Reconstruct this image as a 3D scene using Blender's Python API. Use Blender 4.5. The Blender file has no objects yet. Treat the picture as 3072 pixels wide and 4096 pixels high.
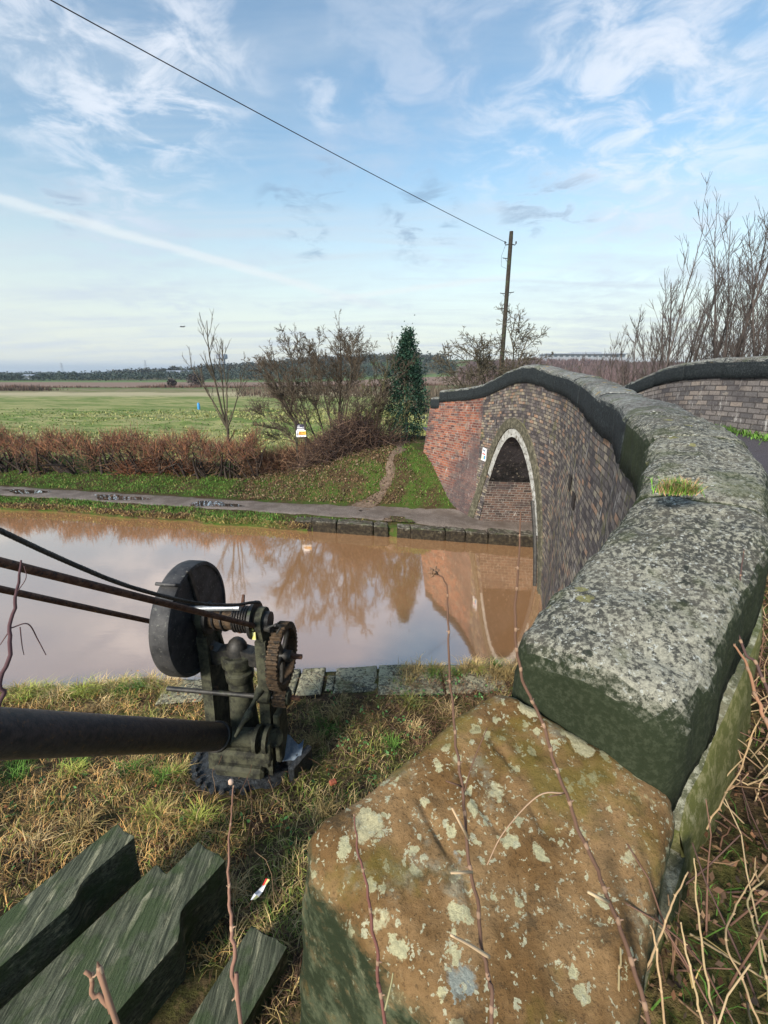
import bpy, math, random
import numpy as np
from mathutils import Vector, Matrix, noise as mnoise
random.seed(7); rng = np.random.default_rng(7)
SC = bpy.context.scene
COL = SC.collection
R = math.radians
# ------------------------------------------------------------------ camera
F = 460.0; PITCH = math.atan(137/460.0); CH = 4.4
cam_d = bpy.data.cameras.new('camera'); cam = bpy.data.objects.new('camera', cam_d); COL.objects.link(cam)
cam.location = (0, 0, CH); cam.rotation_euler = (math.pi/2-PITCH, 0, 0)
cam_d.sensor_fit = 'HORIZONTAL'; cam_d.sensor_width = 36; cam_d.lens = 36*F/768
cam_d.clip_start = 0.02; cam_d.clip_end = 12000
SC.camera = cam
SC.render.resolution_x = 768; SC.render.resolution_y = 1024
SP, CP = math.sin(PITCH), math.cos(PITCH)
def ray(px, py):
    x = (px-384)/F; v = (512-py)/F
    return Vector((x, CP+SP*v, -SP+CP*v))
def PD(px, py, D): return Vector((0, 0, CH)) + ray(px, py)*D
def PZ(px, py, z):
    r = ray(px, py); return Vector((0, 0, CH)) + r*((z-CH)/r.z)
# ------------------------------------------------------------------ world
SC.view_settings.view_transform = 'Standard'; SC.view_settings.look = 'None'
SC.view_settings.exposure = 0.98; SC.view_settings.gamma = 1
SUN_EL, SUN_AZ = R(28), R(215)     # azimuth clockwise from +Y
W = bpy.data.worlds.new('World'); SC.world = W; W.use_nodes = True
class NT:
    def __init__(s, tree): s.t = tree; tree.nodes.clear()
    def n(s, typ, ins=None, **kw):
        nd = s.t.nodes.new(typ)
        for k, v in kw.items(): setattr(nd, k, v)
        for k, v in (ins or {}).items():
            sock = nd.inputs[k]
            if hasattr(v, 'is_linked') or isinstance(v, bpy.types.NodeSocket): s.t.links.new(v, sock)
            elif isinstance(v, bpy.types.Node): s.t.links.new(v.outputs[0], sock)
            else:
                if isinstance(v, (tuple, list)) and len(v) == 3 and sock.type == 'RGBA': v = (*v, 1)
                sock.default_value = v
        return nd
    def math(s, op, a, b=0.0, c=None, clamp=False):
        nd = s.n('ShaderNodeMath', operation=op, use_clamp=clamp)
        for i, v in enumerate([a, b] + ([c] if c is not None else [])):
            if isinstance(v, (int, float)): nd.inputs[i].default_value = v
            else: s.t.links.new(v if isinstance(v, bpy.types.NodeSocket) else v.outputs[0], nd.inputs[i])
        return nd.outputs[0]
    def vmath(s, op, a, b=None):
        nd = s.n('ShaderNodeVectorMath', operation=op)
        for i, v in enumerate([a, b]):
            if v is None: continue
            if isinstance(v, (tuple, list, Vector)): nd.inputs[i].default_value = tuple(v)
            else: s.t.links.new(v if isinstance(v, bpy.types.NodeSocket) else v.outputs[0], nd.inputs[i])
        return nd
    def ramp(s, fac, stops, interp='LINEAR'):
        nd = s.n('ShaderNodeValToRGB'); s.t.links.new(fac if isinstance(fac, bpy.types.NodeSocket) else fac.outputs[0], nd.inputs[0])
        cr = nd.color_ramp; cr.interpolation = interp
        while len(cr.elements) < len(stops): cr.elements.new(0.5)
        for e, (p, c) in zip(cr.elements, stops):
            e.position = p
            e.color = (c, c, c, 1) if isinstance(c, (int, float)) else (*c, 1)
        return nd.outputs[0]
    def mix(s, fac, a, b, mode='MIX'):
        nd = s.n('ShaderNodeMix', data_type='RGBA', blend_type=mode)
        for sock, v in ((nd.inputs[0], fac), (nd.inputs[6], a), (nd.inputs[7], b)):
            if isinstance(v, (int, float)): sock.default_value = v if sock.type == 'VALUE' else (v, v, v, 1)
            elif isinstance(v, (tuple, list)): sock.default_value = (*v[:3], 1)
            else: s.t.links.new(v if isinstance(v, bpy.types.NodeSocket) else v.outputs[0], sock)
        return nd.outputs[2]
    def sstep(s, v, a, b):
        nd = s.n('ShaderNodeMapRange', interpolation_type='SMOOTHSTEP', clamp=True)
        s.t.links.new(v if isinstance(v, bpy.types.NodeSocket) else v.outputs[0], nd.inputs[0])
        nd.inputs[1].default_value = a; nd.inputs[2].default_value = b
        return nd.outputs[0]
    def noise(s, vec, scale, detail=4, rough=.55, dist=0.0):
        nd = s.n('ShaderNodeTexNoise', {'Scale': scale, 'Detail': detail, 'Roughness': rough, 'Distortion': dist})
        if vec is not None: s.t.links.new(vec if isinstance(vec, bpy.types.NodeSocket) else vec.outputs[0], nd.inputs['Vector'])
        return nd.outputs[0]
def build_world():
    t = NT(W.node_tree)
    sky = t.n('ShaderNodeTexSky', sky_type='NISHITA', sun_disc=False, sun_elevation=SUN_EL, sun_rotation=SUN_AZ,
              air_density=1.3, dust_density=0.6, ozone_density=2.2, altitude=50)
    d = t.n('ShaderNodeTexCoord').outputs['Generated']
    sep = t.n('ShaderNodeSeparateXYZ', {0: d}); z = sep.outputs[2]
    base = t.mix(1.0, t.n('ShaderNodeRGB').outputs[0], sky, 'MIX')
    sc = t.mix(1.0, sky, (0.092, 0.099, 0.096), 'MULTIPLY')
    # the thin winter haze pales the sky towards the horizon
    low = t.sstep(z, 0.38, 0.01)
    sc = t.mix(t.math('MULTIPLY', low, 0.86), sc, (0.46, 0.475, 0.44))
    # cirrus on a flat layer
    zz = t.math('ADD', t.math('MAXIMUM', z, 0.0), 0.10)
    uv = t.n('ShaderNodeCombineXYZ', {0: t.math('DIVIDE', sep.outputs[0], zz), 1: t.math('DIVIDE', sep.outputs[1], zz)}).outputs[0]
    big = t.noise(uv, 0.9, 3, .5)
    fine = t.noise(uv, 5.0, 7, .62, .6)
    st = t.n('ShaderNodeMapping', {'Vector': uv, 'Rotation': (0, 0, 0.35), 'Scale': (0.35, 1.6, 1)}).outputs[0]
    streak = t.noise(st, 1.6, 6, .6, .4)
    veil = t.math('MULTIPLY', t.sstep(streak, .40, .72), t.sstep(z, .85, .10))
    sc = t.mix(t.math('MULTIPLY', veil, .62), sc, (0.35, 0.395, 0.44))
    soft = t.math('MULTIPLY', t.sstep(big, .40, .66), t.sstep(fine, .32, .70))
    sc = t.mix(t.math('MULTIPLY', soft, .50), sc, (0.31, 0.355, 0.44))
    # brighter broken clouds placed by direction
    def blob(px, py, rad, amt):
        nonlocal sc
        v = ray(px, py).normalized()
        dot = t.vmath('DOT_PRODUCT', d, v).outputs['Value']
        m = t.sstep(dot, math.cos(rad), math.cos(rad*.15))
        f2 = t.math('MULTIPLY', t.math('MULTIPLY', m, t.sstep(t.math('ADD', fine, t.math('MULTIPLY', m, .10)), .48, .76)), amt*.46)
        sc = t.mix(f2, sc, (0.50, 0.52, 0.56))
    blob(130, 55, .24, .95); blob(40, 45, .16, .75); blob(180, 40, .12, .7); blob(640, 60, .34, .75); blob(740, 30, .30, .75)
    blob(322, 99, .055, 1.0); blob(150, 92, .12, .9); blob(185, 118, .06, .8); blob(395, 35, .16, .35); blob(490, 155, .10, .5)
    blob(620, 105, .18, .7); blob(95, 185, .14, .4)
    # slate wisps
    def dark(px, py, rad):
        nonlocal sc
        v = ray(px, py).normalized()
        dot = t.vmath('DOT_PRODUCT', d, v).outputs['Value']
        m = t.sstep(dot, math.cos(rad), math.cos(rad*.2))
        sc = t.mix(t.math('MULTIPLY', t.math('MULTIPLY', m, t.sstep(fine, .47, .66)), .55), sc, (0.13, 0.20, 0.29))
    for a in ((285, 207, .06), (310, 240, .045), (420, 218, .09), (530, 205, .07), (575, 203, .06), (60, 205, .05), (330, 185, .05)): dark(*a)
    # contrails: bands round great circles
    def trail(p1, p2, w, amt, lo, hi):
        nonlocal sc
        a, b = ray(*p1).normalized(), ray(*p2).normalized()
        n = a.cross(b).normalized()
        dist = t.math('ABSOLUTE', t.math('ADD', t.vmath('DOT_PRODUCT', d, n).outputs['Value'], t.math('MULTIPLY', t.math('SUBTRACT', fine, .5), w*1.1)))
        m = t.sstep(dist, w, w*.15)
        xx = t.math('DIVIDE', sep.outputs[0], sep.outputs[1])
        ends = t.math('MULTIPLY', t.sstep(xx, lo-.15, lo), t.sstep(xx, hi+.12, hi-.25))
        sc = t.mix(t.math('MULTIPLY', t.math('MULTIPLY', m, ends), amt), sc, (0.46, 0.49, 0.50))
    trail((0, 199), (360, 301), .011, .58, -1.4, .02)
    trail((395, 291), (500, 278), .008, .5, -.05, .35)
    # lilac-blue cloud bank low in the west
    bank = t.math('MULTIPLY', t.sstep(t.math('ADD', z, t.math('MULTIPLY', t.math('SUBTRACT', streak, .5), .012)), .026, .012), t.sstep(sep.outputs[0], .1, -.35))
    sc = t.mix(t.math('MULTIPLY', bank, .75), sc, (0.24, 0.30, 0.36))
    bg = t.n('ShaderNodeBackground', {'Color': sc, 'Strength': 1.0})
    t.n('ShaderNodeOutputWorld', {0: bg.outputs[0]})
build_world()
sun_d = bpy.data.lights.new('sun', 'SUN'); sun = bpy.data.objects.new('sun', sun_d); COL.objects.link(sun)
sun_d.energy = 2.9; sun_d.angle = R(12); sun_d.color = (1.0, .93, .82)
sdir = Vector((math.sin(SUN_AZ)*math.cos(SUN_EL), math.cos(SUN_AZ)*math.cos(SUN_EL), math.sin(SUN_EL)))
sun.rotation_euler = sdir.to_track_quat('Z', 'Y').to_euler(); sun.location = sdir*50
# ------------------------------------------------------------------ helpers
def tag(o, label=None, cat=None, group=None, kind=None):
    if label: o['label'] = label
    if cat: o['category'] = cat
    if group: o['group'] = group
    if kind: o['kind'] = kind
    return o
def thing(name, label, cat, loc=(0, 0, 0), group=None):
    o = bpy.data.objects.new(name, None); COL.objects.link(o); o.location = loc
    o.empty_display_size = .1
    return tag(o, label, cat, group)
def wloc(o):
    v = Vector((0, 0, 0))
    while o: v += Vector(o.location); o = o.parent
    return v
def mesh_obj(name, V, Fc, mat, parent=None, smooth=False, cols=None, uvs=None, origin=None):
    """V Nx3 world coordinates"""
    V = np.asarray(V, dtype=np.float64).reshape(-1, 3)
    if origin is None and parent is None:
        origin = Vector((float((V[:, 0].min()+V[:, 0].max())/2), float((V[:, 1].min()+V[:, 1].max())/2), float(V[:, 2].min())))
    off = np.array(wloc(parent)) if parent else np.array(origin)
    me = bpy.data.meshes.new(name)
    if isinstance(Fc, tuple):                       # (loop array, sizes)
        loops, sizes = Fc
        me.vertices.add(len(V)); me.vertices.foreach_set('co', (V-off).astype(np.float32).ravel())
        me.loops.add(len(loops)); me.loops.foreach_set('vertex_index', loops.astype(np.int32))
        me.polygons.add(len(sizes))
        st = np.concatenate([[0], np.cumsum(sizes)[:-1]]).astype(np.int32)
        me.polygons.foreach_set('loop_start', st); me.polygons.foreach_set('loop_total', sizes.astype(np.int32))
        me.update(calc_edges=True)
    else:
        me.from_pydata((V-off).tolist(), [], Fc); me.update()
    if cols is not None:
        a = me.color_attributes.new('Col', 'FLOAT_COLOR', 'POINT')
        c = np.ones((len(V), 4), dtype=np.float32); c[:, :3] = cols; a.data.foreach_set('color', c.ravel())
    if uvs is not None:
        uvl = me.uv_layers.new(name='UVMap')
        li = np.zeros(len(me.loops), dtype=np.int32); me.loops.foreach_get('vertex_index', li)
        uvl.data.foreach_set('uv', np.asarray(uvs, dtype=np.float32)[li].ravel())
    if smooth: me.polygons.foreach_set('use_smooth', [True]*len(me.polygons))
    if mat: me.materials.append(mat)
    o = bpy.data.objects.new(name, me); COL.objects.link(o)
    if parent: o.parent = parent
    else: o.location = Vector(origin)
    return o
class MB:
    def __init__(s): s.V = []; s.F = []; s.C = []
    def add(s, V, Fc, c=None):
        b = len(s.V); s.V.extend([tuple(v) for v in V]); s.F.extend([tuple(i+b for i in f) for f in Fc])
        s.C.extend([c or (1, 1, 1)]*len(V)); return s
    def box(s, c, size, M=None, bev=0.0):
        """box with optionally chamfered vertical and horizontal edges"""
        hx, hy, hz = size[0]/2, size[1]/2, size[2]/2; M = M or Matrix.Identity(3); c = Vector(c)
        if bev <= 0:
            V = [c+M@Vector((sx*hx, sy*hy, sz*hz)) for sx in (-1, 1) for sy in (-1, 1) for sz in (-1, 1)]
            return s.add(V, [(0, 1, 3, 2), (4, 6, 7, 5), (0, 4, 5, 1), (2, 3, 7, 6), (0, 2, 6, 4), (1, 5, 7, 3)])
        b = min(bev, hx*.9, hy*.9, hz*.9)
        def ring(x, y, z): 
            return [(-x+b, -y, z), (x-b, -y, z), (x, -y+b, z), (x, y-b, z), (x-b, y, z), (-x+b, y, z), (-x, y-b, z), (-x, -y+b, z)]
        def ring2(x, y, z): 
            return [(-x+b, -y+b, z), (x-b, -y+b, z), (x-b, -y+b, z), (x-b, y-b, z), (x-b, y-b, z), (-x+b, y-b, z), (-x+b, y-b, z), (-x+b, -y+b, z)]
        rs = [ring2(hx, hy, -hz), ring(hx, hy, -hz+b), ring(hx, hy, hz-b), ring2(hx, hy, hz)]
        V = [c+M@Vector(p) for r in rs for p in r]; Fc = []
        for k in range(3):
            for i in range(8): Fc.append((k*8+i, k*8+(i+1) % 8, (k+1)*8+(i+1) % 8, (k+1)*8+i))
        Fc.append(tuple(reversed(range(8)))); Fc.append(tuple(range(24, 32)))
        return s.add(V, Fc)
    def tube(s, pts, rad, n=8, cap=True, c=None):
        pts = [Vector(p) for p in pts]; m = len(pts)
        if not hasattr(rad, '__len__'): rad = [rad]*m
        V = []; up = None
        for i, p in enumerate(pts):
            t = (pts[min(i+1, m-1)]-pts[max(i-1, 0)]); t = t.normalized() if t.length > 1e-9 else Vector((0, 0, 1))
            if up is None: up = t.orthogonal().normalized()
            up = (up-t*up.dot(t)); up = up.normalized() if up.length > 1e-6 else t.orthogonal().normalized()
            w = t.cross(up)
            for k in range(n):
                a = 2*math.pi*k/n; V.append(p+(up*math.cos(a)+w*math.sin(a))*rad[i])
        Fc = [(i*n+k, i*n+(k+1) % n, (i+1)*n+(k+1) % n, (i+1)*n+k) for i in range(m-1) for k in range(n)]
        if cap: Fc.append(tuple(reversed(range(n)))); Fc.append(tuple(range((m-1)*n, m*n)))
        return s.add(V, Fc, c)
    def prism(s, poly, a, ex, ey, ez, t0, t1):
        """2D polygon (u,v) in plane ex,ey at origin a, extruded along ez from t0 to t1"""
        a = Vector(a); n = len(poly)
        V = [a+ex*u+ey*v+ez*t0 for u, v in poly]+[a+ex*u+ey*v+ez*t1 for u, v in poly]
        Fc = [tuple(reversed(range(n))), tuple(range(n, 2*n))]+[(i, (i+1) % n, n+(i+1) % n, n+i) for i in range(n)]
        return s.add(V, Fc)
    def build(s, name, mat, parent=None, smooth=False, cols=False):
        return mesh_obj(name, s.V, s.F, mat, parent, smooth, cols=np.array(s.C) if cols else None)
def auto_smooth(o, ang=35):
    me = o.data
    me.polygons.foreach_set('use_smooth', [True]*len(me.polygons))
    try: me.set_sharp_from_angle(angle=R(ang))
    except Exception: pass
    return o
def fbm(p, s=1.0, o=3):
    return mnoise.fractal(Vector(p)*s, 1.0, 2.0, o)
def sm(x, a=0.0, b=1.0):
    t = min(1, max(0, (x-a)/(b-a))); return t*t*(3-2*t)
def npsm(x, a, b):
    t = np.clip((x-a)/(b-a), 0, 1); return t*t*(3-2*t)
# cheap vectorised value noise
_perm = rng.random((256, 256))
def vn(x, y, s=1.0):
    x = np.asarray(x)*s; y = np.asarray(y)*s
    xi = np.floor(x).astype(int); yi = np.floor(y).astype(int); fx = x-xi; fy = y-yi
    fx = fx*fx*(3-2*fx); fy = fy*fy*(3-2*fy)
    g = lambda a, b: _perm[a % 256, b % 256]
    return (g(xi, yi)*(1-fx)+g(xi+1, yi)*fx)*(1-fy)+(g(xi, yi+1)*(1-fx)+g(xi+1, yi+1)*fx)*fy
def vf(x, y, s=1.0): return (vn(x, y, s)+.5*vn(x+7.1, y+3.3, s*2.1)+.25*vn(x+1.7, y+9.2, s*4.3))/1.75
def blades(name, mat, P, H, Wd, lean, cols, parent=None, droop=0.5, kind=None):
    """grass blades / leaves / strokes merged in one mesh; P Nx3 roots"""
    N = len(P); a = rng.random(N)*2*np.pi; side = np.stack([np.cos(a), np.sin(a), np.zeros(N)], 1)
    b = a+np.pi/2+rng.normal(0, .5, N); dirh = np.stack([np.cos(b), np.sin(b), np.zeros(N)], 1)
    up = np.array([0, 0, 1.0])
    H = np.broadcast_to(H, (N,)); Wd = np.broadcast_to(Wd, (N,)); lean = np.broadcast_to(lean, (N,))
    mid = P+up*(H*.55)[:, None]+dirh*(H*lean*.35)[:, None]
    tip = P+up*(H*(1-droop*np.minimum(lean, 1)))[:, None]+dirh*(H*lean)[:, None]
    w = side*(Wd/2)[:, None]
    V = np.stack([P-w, P+w, mid+w*.8, mid-w*.8, tip], 1).reshape(-1, 3)
    base = np.arange(N)*5
    loops = np.stack([base, base+1, base+2, base+3, base+3, base+2, base+4], 1).ravel()
    sizes = np.tile([4, 3], N)
    C = np.repeat(cols, 5, axis=0)
    return mesh_obj(name, V, (loops, sizes), mat, parent, cols=C)
# ------------------------------------------------------------------ materials
def mat(name, fn, rough=.8, spec=.3, metal=0.0):
    m = bpy.data.materials.new(name); m.use_nodes = True; t = NT(m.node_tree)
    bs = t.n('ShaderNodeBsdfPrincipled', {'Roughness': rough, 'Metallic': metal, 'Specular IOR Level': spec})
    res = fn(t)                                  # dict: color, bump (height), rough
    L = t.t.links
    c = res['color']
    if isinstance(c, (tuple, list)): bs.inputs['Base Color'].default_value = (*c, 1)
    else: L.new(c, bs.inputs['Base Color'])
    if 'rough' in res: L.new(res['rough'], bs.inputs['Roughness'])
    if 'bump' in res:
        b = t.n('ShaderNodeBump', {'Height': res['bump'], 'Strength': res.get('bs', .5), 'Distance': res.get('bd', .01)})
        L.new(b.outputs[0], bs.inputs['Normal'])
    t.n('ShaderNodeOutputMaterial', {0: bs.outputs[0]})
    return m
def wpos(t): return t.n('ShaderNodeNewGeometry').outputs['Position']
def simple(name, c1, c2, scale=20, rough=.7, bump=.3, bd=.004, spec=.3, metal=0, lo=.35, hi=.65, c3=None, s3=60, t3=.62):
    def fn(t):
        p = wpos(t); n = t.noise(p, scale, 6, .65)
        c = t.mix(t.sstep(n, lo, hi), c1, c2)
        if c3: c = t.mix(t.sstep(t.noise(p, s3, 5, .7), t3, t3+.06), c, c3)
        return dict(color=c, bump=t.noise(p, scale*3, 5, .7), bs=bump, bd=bd)
    return mat(name, fn, rough, spec, metal)
def colattr(name, rough=.85, vary=.35, scale=3.0):
    def fn(t):
        c = t.n('ShaderNodeAttribute', attribute_name='Col').outputs['Color']
        n = t.noise(wpos(t), scale, 3)
        return dict(color=t.mix(1.0, c, t.ramp(n, [(.3, 1-vary), (.7, 1+vary)]), 'MULTIPLY'))
    return mat(name, fn, rough, .15)
M = {}
M['grass'] = colattr('dry_and_green_grass')
M['twig'] = colattr('twig_bark', .9, .2, 8)
M['leaf'] = colattr('leaves', .55, .25, 10)
def _water(t):
    p = wpos(t)
    n = t.noise(p, .35, 3, .5)
    return dict(color=t.mix(n, (.45, .235, .105), (.52, .28, .135)),
                bump=t.math('ADD', t.noise(t.n('ShaderNodeMapping', {'Vector': p, 'Scale': (1, 2.2, 1)}).outputs[0], 3.5, 3, .5), t.math('MULTIPLY', t.noise(p, 14, 2), .12)), bs=.018, bd=.03)
def make_water():
    m = bpy.data.materials.new('muddy_canal_water'); m.use_nodes = True; t = NT(m.node_tree); L = t.t.links
    r = _water(t)
    b = t.n('ShaderNodeBump', {'Height': r['bump'], 'Strength': r['bs'], 'Distance': r['bd']}).outputs[0]
    df = t.n('ShaderNodeBsdfDiffuse', {'Color': r['color']})
    gl = t.n('ShaderNodeBsdfGlossy', {'Color': (1.0, .95, .89, 1), 'Roughness': .05, 'Normal': b})
    fr = t.n('ShaderNodeFresnel', {'IOR': 2.3, 'Normal': b}).outputs[0]
    fac = t.math('MULTIPLY', t.math('ADD', fr, .30), 1.0, clamp=True)
    mx = t.n('ShaderNodeMixShader', {0: fac, 1: df.outputs[0], 2: gl.outputs[0]})
    t.n('ShaderNodeOutputMaterial', {0: mx.outputs[0]}); return m
M['water'] = make_water()
def _farground(t):
    p = wpos(t); sp = t.n('ShaderNodeSeparateXYZ', {0: p}); y = sp.outputs[1]
    n1 = t.noise(p, 1.3, 6, .7); n2 = t.noise(t.n('ShaderNodeMapping', {'Vector': p, 'Scale': (.22, .6, 1)}).outputs[0], .8, 6, .72, .5)
    n3 = t.noise(p, 9, 5, .75)
    verge = t.mix(t.sstep(n1, .42, .60), (.060, .040, .022), (.050, .085, .016))
    verge = t.mix(t.sstep(n3, .50, .66), verge, (.105, .085, .035))
    field = t.mix(t.sstep(n2, .43, .56), (.125, .185, .045), (.31, .30, .125))
    field = t.mix(t.math('MULTIPLY', t.sstep(n3, .40, .70), .5), field, (.26, .25, .11))
    bnd = t.math('ADD', y, t.math('MULTIPLY', t.math('SUBTRACT', n2, .5), 30))
    far = t.mix(t.sstep(bnd, 84, 98), field, (.42, .36, .22))
    far = t.mix(t.sstep(bnd, 108, 114), far, t.mix(t.sstep(n2, .45, .55), (.16, .17, .065), (.24, .20, .12)))
    far = t.mix(t.sstep(bnd, 138, 146), far, (.12, .16, .06))
    bnd2 = t.math('ADD', y, t.math('MULTIPLY', t.math('SUBTRACT', t.noise(p, .02, 2), .5), 40))
    far = t.mix(t.sstep(bnd2, 158, 166), far, t.mix(n1, (.22, .145, .11), (.27, .19, .145)))
    far = t.mix(t.sstep(bnd2, 262, 275), far, (.14, .19, .075))
    pn = t.sstep(t.noise(p, .008, 2), .46, .50)
    far = t.mix(t.sstep(y, 330, 350), far, t.mix(pn, (.10, .15, .055), (.15, .13, .085)))
    c = t.mix(t.sstep(t.math('ADD', y, t.math('MULTIPLY', t.math('SUBTRACT', n1, .5), 3)), 19.0, 21.0), verge, far)
    return dict(color=c, bump=n3, bs=.6, bd=.06)
M['ground'] = mat('winter_grassland', _farground, .95, .1)
def _nearground(t):
    p = wpos(t); n1 = t.noise(p, 2.2, 5, .65); n3 = t.noise(p, 22, 6, .75); n4 = t.noise(p, 7, 5, .7)
    c = t.mix(t.sstep(n1, .42, .6), (.085, .055, .032), (.13, .12, .038))
    c = t.mix(t.sstep(n4, .50, .62), c, (.27, .185, .085))
    c = t.mix(t.sstep(n3, .50, .68), c, (.035, .025, .017))
    return dict(color=c, bump=t.math('ADD', n3, n4), bs=.9, bd=.04)
M['near'] = mat('matted_bank_soil', _nearground, .95, .1)
def _path(t):
    p = wpos(t); n1 = t.noise(p, 1.6, 5, .65); n3 = t.noise(p, 30, 6, .8)
    c = t.mix(t.sstep(n1, .38, .62), (.150, .118, .096), (.26, .215, .185))
    c = t.mix(t.sstep(n3, .42, .62), c, (.12, .095, .078))
    return dict(color=c, bump=n3, bs=.6, bd=.02)
M['path'] = mat('wet_gravel_path', _path, .7, .3)
M['dirt'] = simple('trodden_dirt', (.10, .068, .045), (.19, .135, .098), 9, .9, .7, .02, c3=(.36, .29, .22), s3=40, t3=.64)
def make_puddle():
    m = bpy.data.materials.new('puddle_water'); m.use_nodes = True; t = NT(m.node_tree)
    df = t.n('ShaderNodeBsdfDiffuse', {'Color': (.09, .07, .055, 1)}); gl = t.n('ShaderNodeBsdfGlossy', {'Color': (1, 1, 1, 1), 'Roughness': .02})
    mx = t.n('ShaderNodeMixShader', {0: t.math('ADD', t.n('ShaderNodeFresnel', {'IOR': 1.8}).outputs[0], .38, clamp=True), 1: df.outputs[0], 2: gl.outputs[0]})
    t.n('ShaderNodeOutputMaterial', {0: mx.outputs[0]}); return m
M['puddle'] = make_puddle()
def _asphalt(t):
    p = wpos(t); n = t.noise(p, 90, 4, .7); n1 = t.noise(p, 2, 5, .6)
    c = t.mix(t.sstep(n, .4, .7), (.055, .048, .056), (.16, .145, .155)); c = t.mix(t.sstep(n1, .5, .7), c, (.075, .062, .055))
    return dict(color=c, bump=n, bs=.6, bd=.01)
M['asphalt'] = mat('worn_asphalt', _asphalt, .8, .3)
def brick_mat(name, stops, mortar, effl=.5, scl=1.0, moss=0.0, old=False):
    def fn(t):
        uv = t.n('ShaderNodeUVMap', uv_map='UVMap').outputs[0]
        p = wpos(t)
        wob = t.n('ShaderNodeTexNoise', {'Vector': p, 'Scale': 3.0, 'Detail': 3}).outputs[1]
        uvw = t.vmath('ADD', uv, t.vmath('SCALE', t.vmath('SUBTRACT', wob, (.5, .5, .5)).outputs[0]).outputs[0])
        uvw.inputs[1].links[0].from_node.inputs['Scale'].default_value = .016
        br = t.n('ShaderNodeTexBrick', {'Vector': uvw.outputs[0], 'Color1': (0, 0, 0, 1), 'Color2': (1, 1, 1, 1), 'Mortar': (.5, .5, .5, 1), 'Scale': 1.0,
                 'Mortar Size': .0085*scl, 'Mortar Smooth': .25, 'Brick Width': .20*scl, 'Row Height': .076*scl, 'Bias': 0.0}, offset=.5)
        col = t.ramp(t.math('ADD', br.outputs[0], t.math('MULTIPLY', t.math('SUBTRACT', t.noise(p, 1.1, 4), .5), .5)), stops)
        n = t.noise(p, 35, 5, .7); col = t.mix(t.math('MULTIPLY', t.sstep(n, .35, .7), .55), col, t.mix(1.0, col, (.42, .40, .42), 'MULTIPLY'))
        ms = t.math('ADD', br.outputs[1], t.math('MULTIPLY', t.math('SUBTRACT', n, .5), .7))
        col = t.mix(t.sstep(ms, .3, .7), col, mortar)
        st = t.n('ShaderNodeMapping', {'Vector': uv, 'Scale': (9, 1.6, 1)}).outputs[0]
        if old:       # the part next to the arch is older, darker brick
            sp_ = t.n('ShaderNodeSeparateXYZ', {0: p}); q_ = t.math('ADD', t.math('MULTIPLY', t.math('SUBTRACT', 14.2, sp_.outputs[1]), .55), t.math('MULTIPLY', t.math('SUBTRACT', 2.3, sp_.outputs[2]), .45))
            q_ = t.math('ADD', q_, t.math('MULTIPLY', t.math('SUBTRACT', t.noise(p, 1.6, 5, .7), .5), 2.2))
            col = t.mix(t.math('MULTIPLY', t.sstep(q_, .1, .75), .75), col, t.mix(t.sstep(n, .4, .6), (.085, .065, .068), (.17, .125, .115)))
        n6 = t.noise(p, 6, 5, .75); col = t.mix(t.math('MULTIPLY', t.sstep(n6, .54, .64), .5), col, (.05, .042, .042))
        n7 = t.noise(p, 11, 5, .75); col = t.mix(t.math('MULTIPLY', t.sstep(n7, .57, .66), .45), col, (.36, .31, .25))
        e = t.math('MULTIPLY', t.sstep(t.noise(st, 1.5, 6, .75), .575, .67), effl)
        col = t.mix(e, col, (.52, .50, .47))
        blackened = t.sstep(t.noise(p, .9, 5, .7), .46, .64)  # soot in random blotches
        col = t.mix(t.math('MULTIPLY', blackened, .62), col, (.055, .048, .052))
        if moss: col = t.mix(t.math('MULTIPLY', t.sstep(t.noise(p, 2.5, 5, .7), .56, .66), moss), col, (.14, .14, .04))
        h = t.math('SUBTRACT', t.math('MULTIPLY', n, .5), t.math('MULTIPLY', br.outputs[1], 1.0))
        return dict(color=col, bump=h, bs=.9, bd=.015)
    return mat(name, fn, .88, .2)
M['brick_red'] = brick_mat('old_red_brick', [(0, (.10, .045, .038)), (.3, (.22, .075, .05)), (.55, (.31, .105, .060)), (.75, (.37, .145, .082)), (.88, (.27, .165, .12)), (1, (.13, .095, .09))], (.30, .235, .20), .85, old=True)
M['brick_blue'] = brick_mat('sooty_mixed_brick', [(0, (.06, .052, .055)), (.28, (.13, .112, .11)), (.44, (.21, .18, .16)), (.57, (.32, .27, .205)), (.66, (.17, .145, .135)), (.78, (.38, .23, .15)), (.88, (.34, .30, .22)), (1, (.14, .12, .115))], (.060, .052, .046), .95, .88, .45)
M['brick_dark'] = brick_mat('vault_brick', [(0, (.055, .04, .036)), (.5, (.14, .09, .075)), (1, (.20, .12, .09))], (.26, .235, .21), .7)
M['blackened'] = brick_mat('near_black_vault_brick', [(0, (.008, .008, .009)), (1, (.020, .017, .017))], (.016, .015, .015), .12)  # near-black brick colour for the upper part of the vault
M['brick_side'] = brick_mat('parapet_brick', [(0, (.09, .085, .088)), (.4, (.17, .155, .15)), (.7, (.225, .20, .185)), (1, (.29, .24, .20))], (.075, .066, .062), .85, 1.25)
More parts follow.
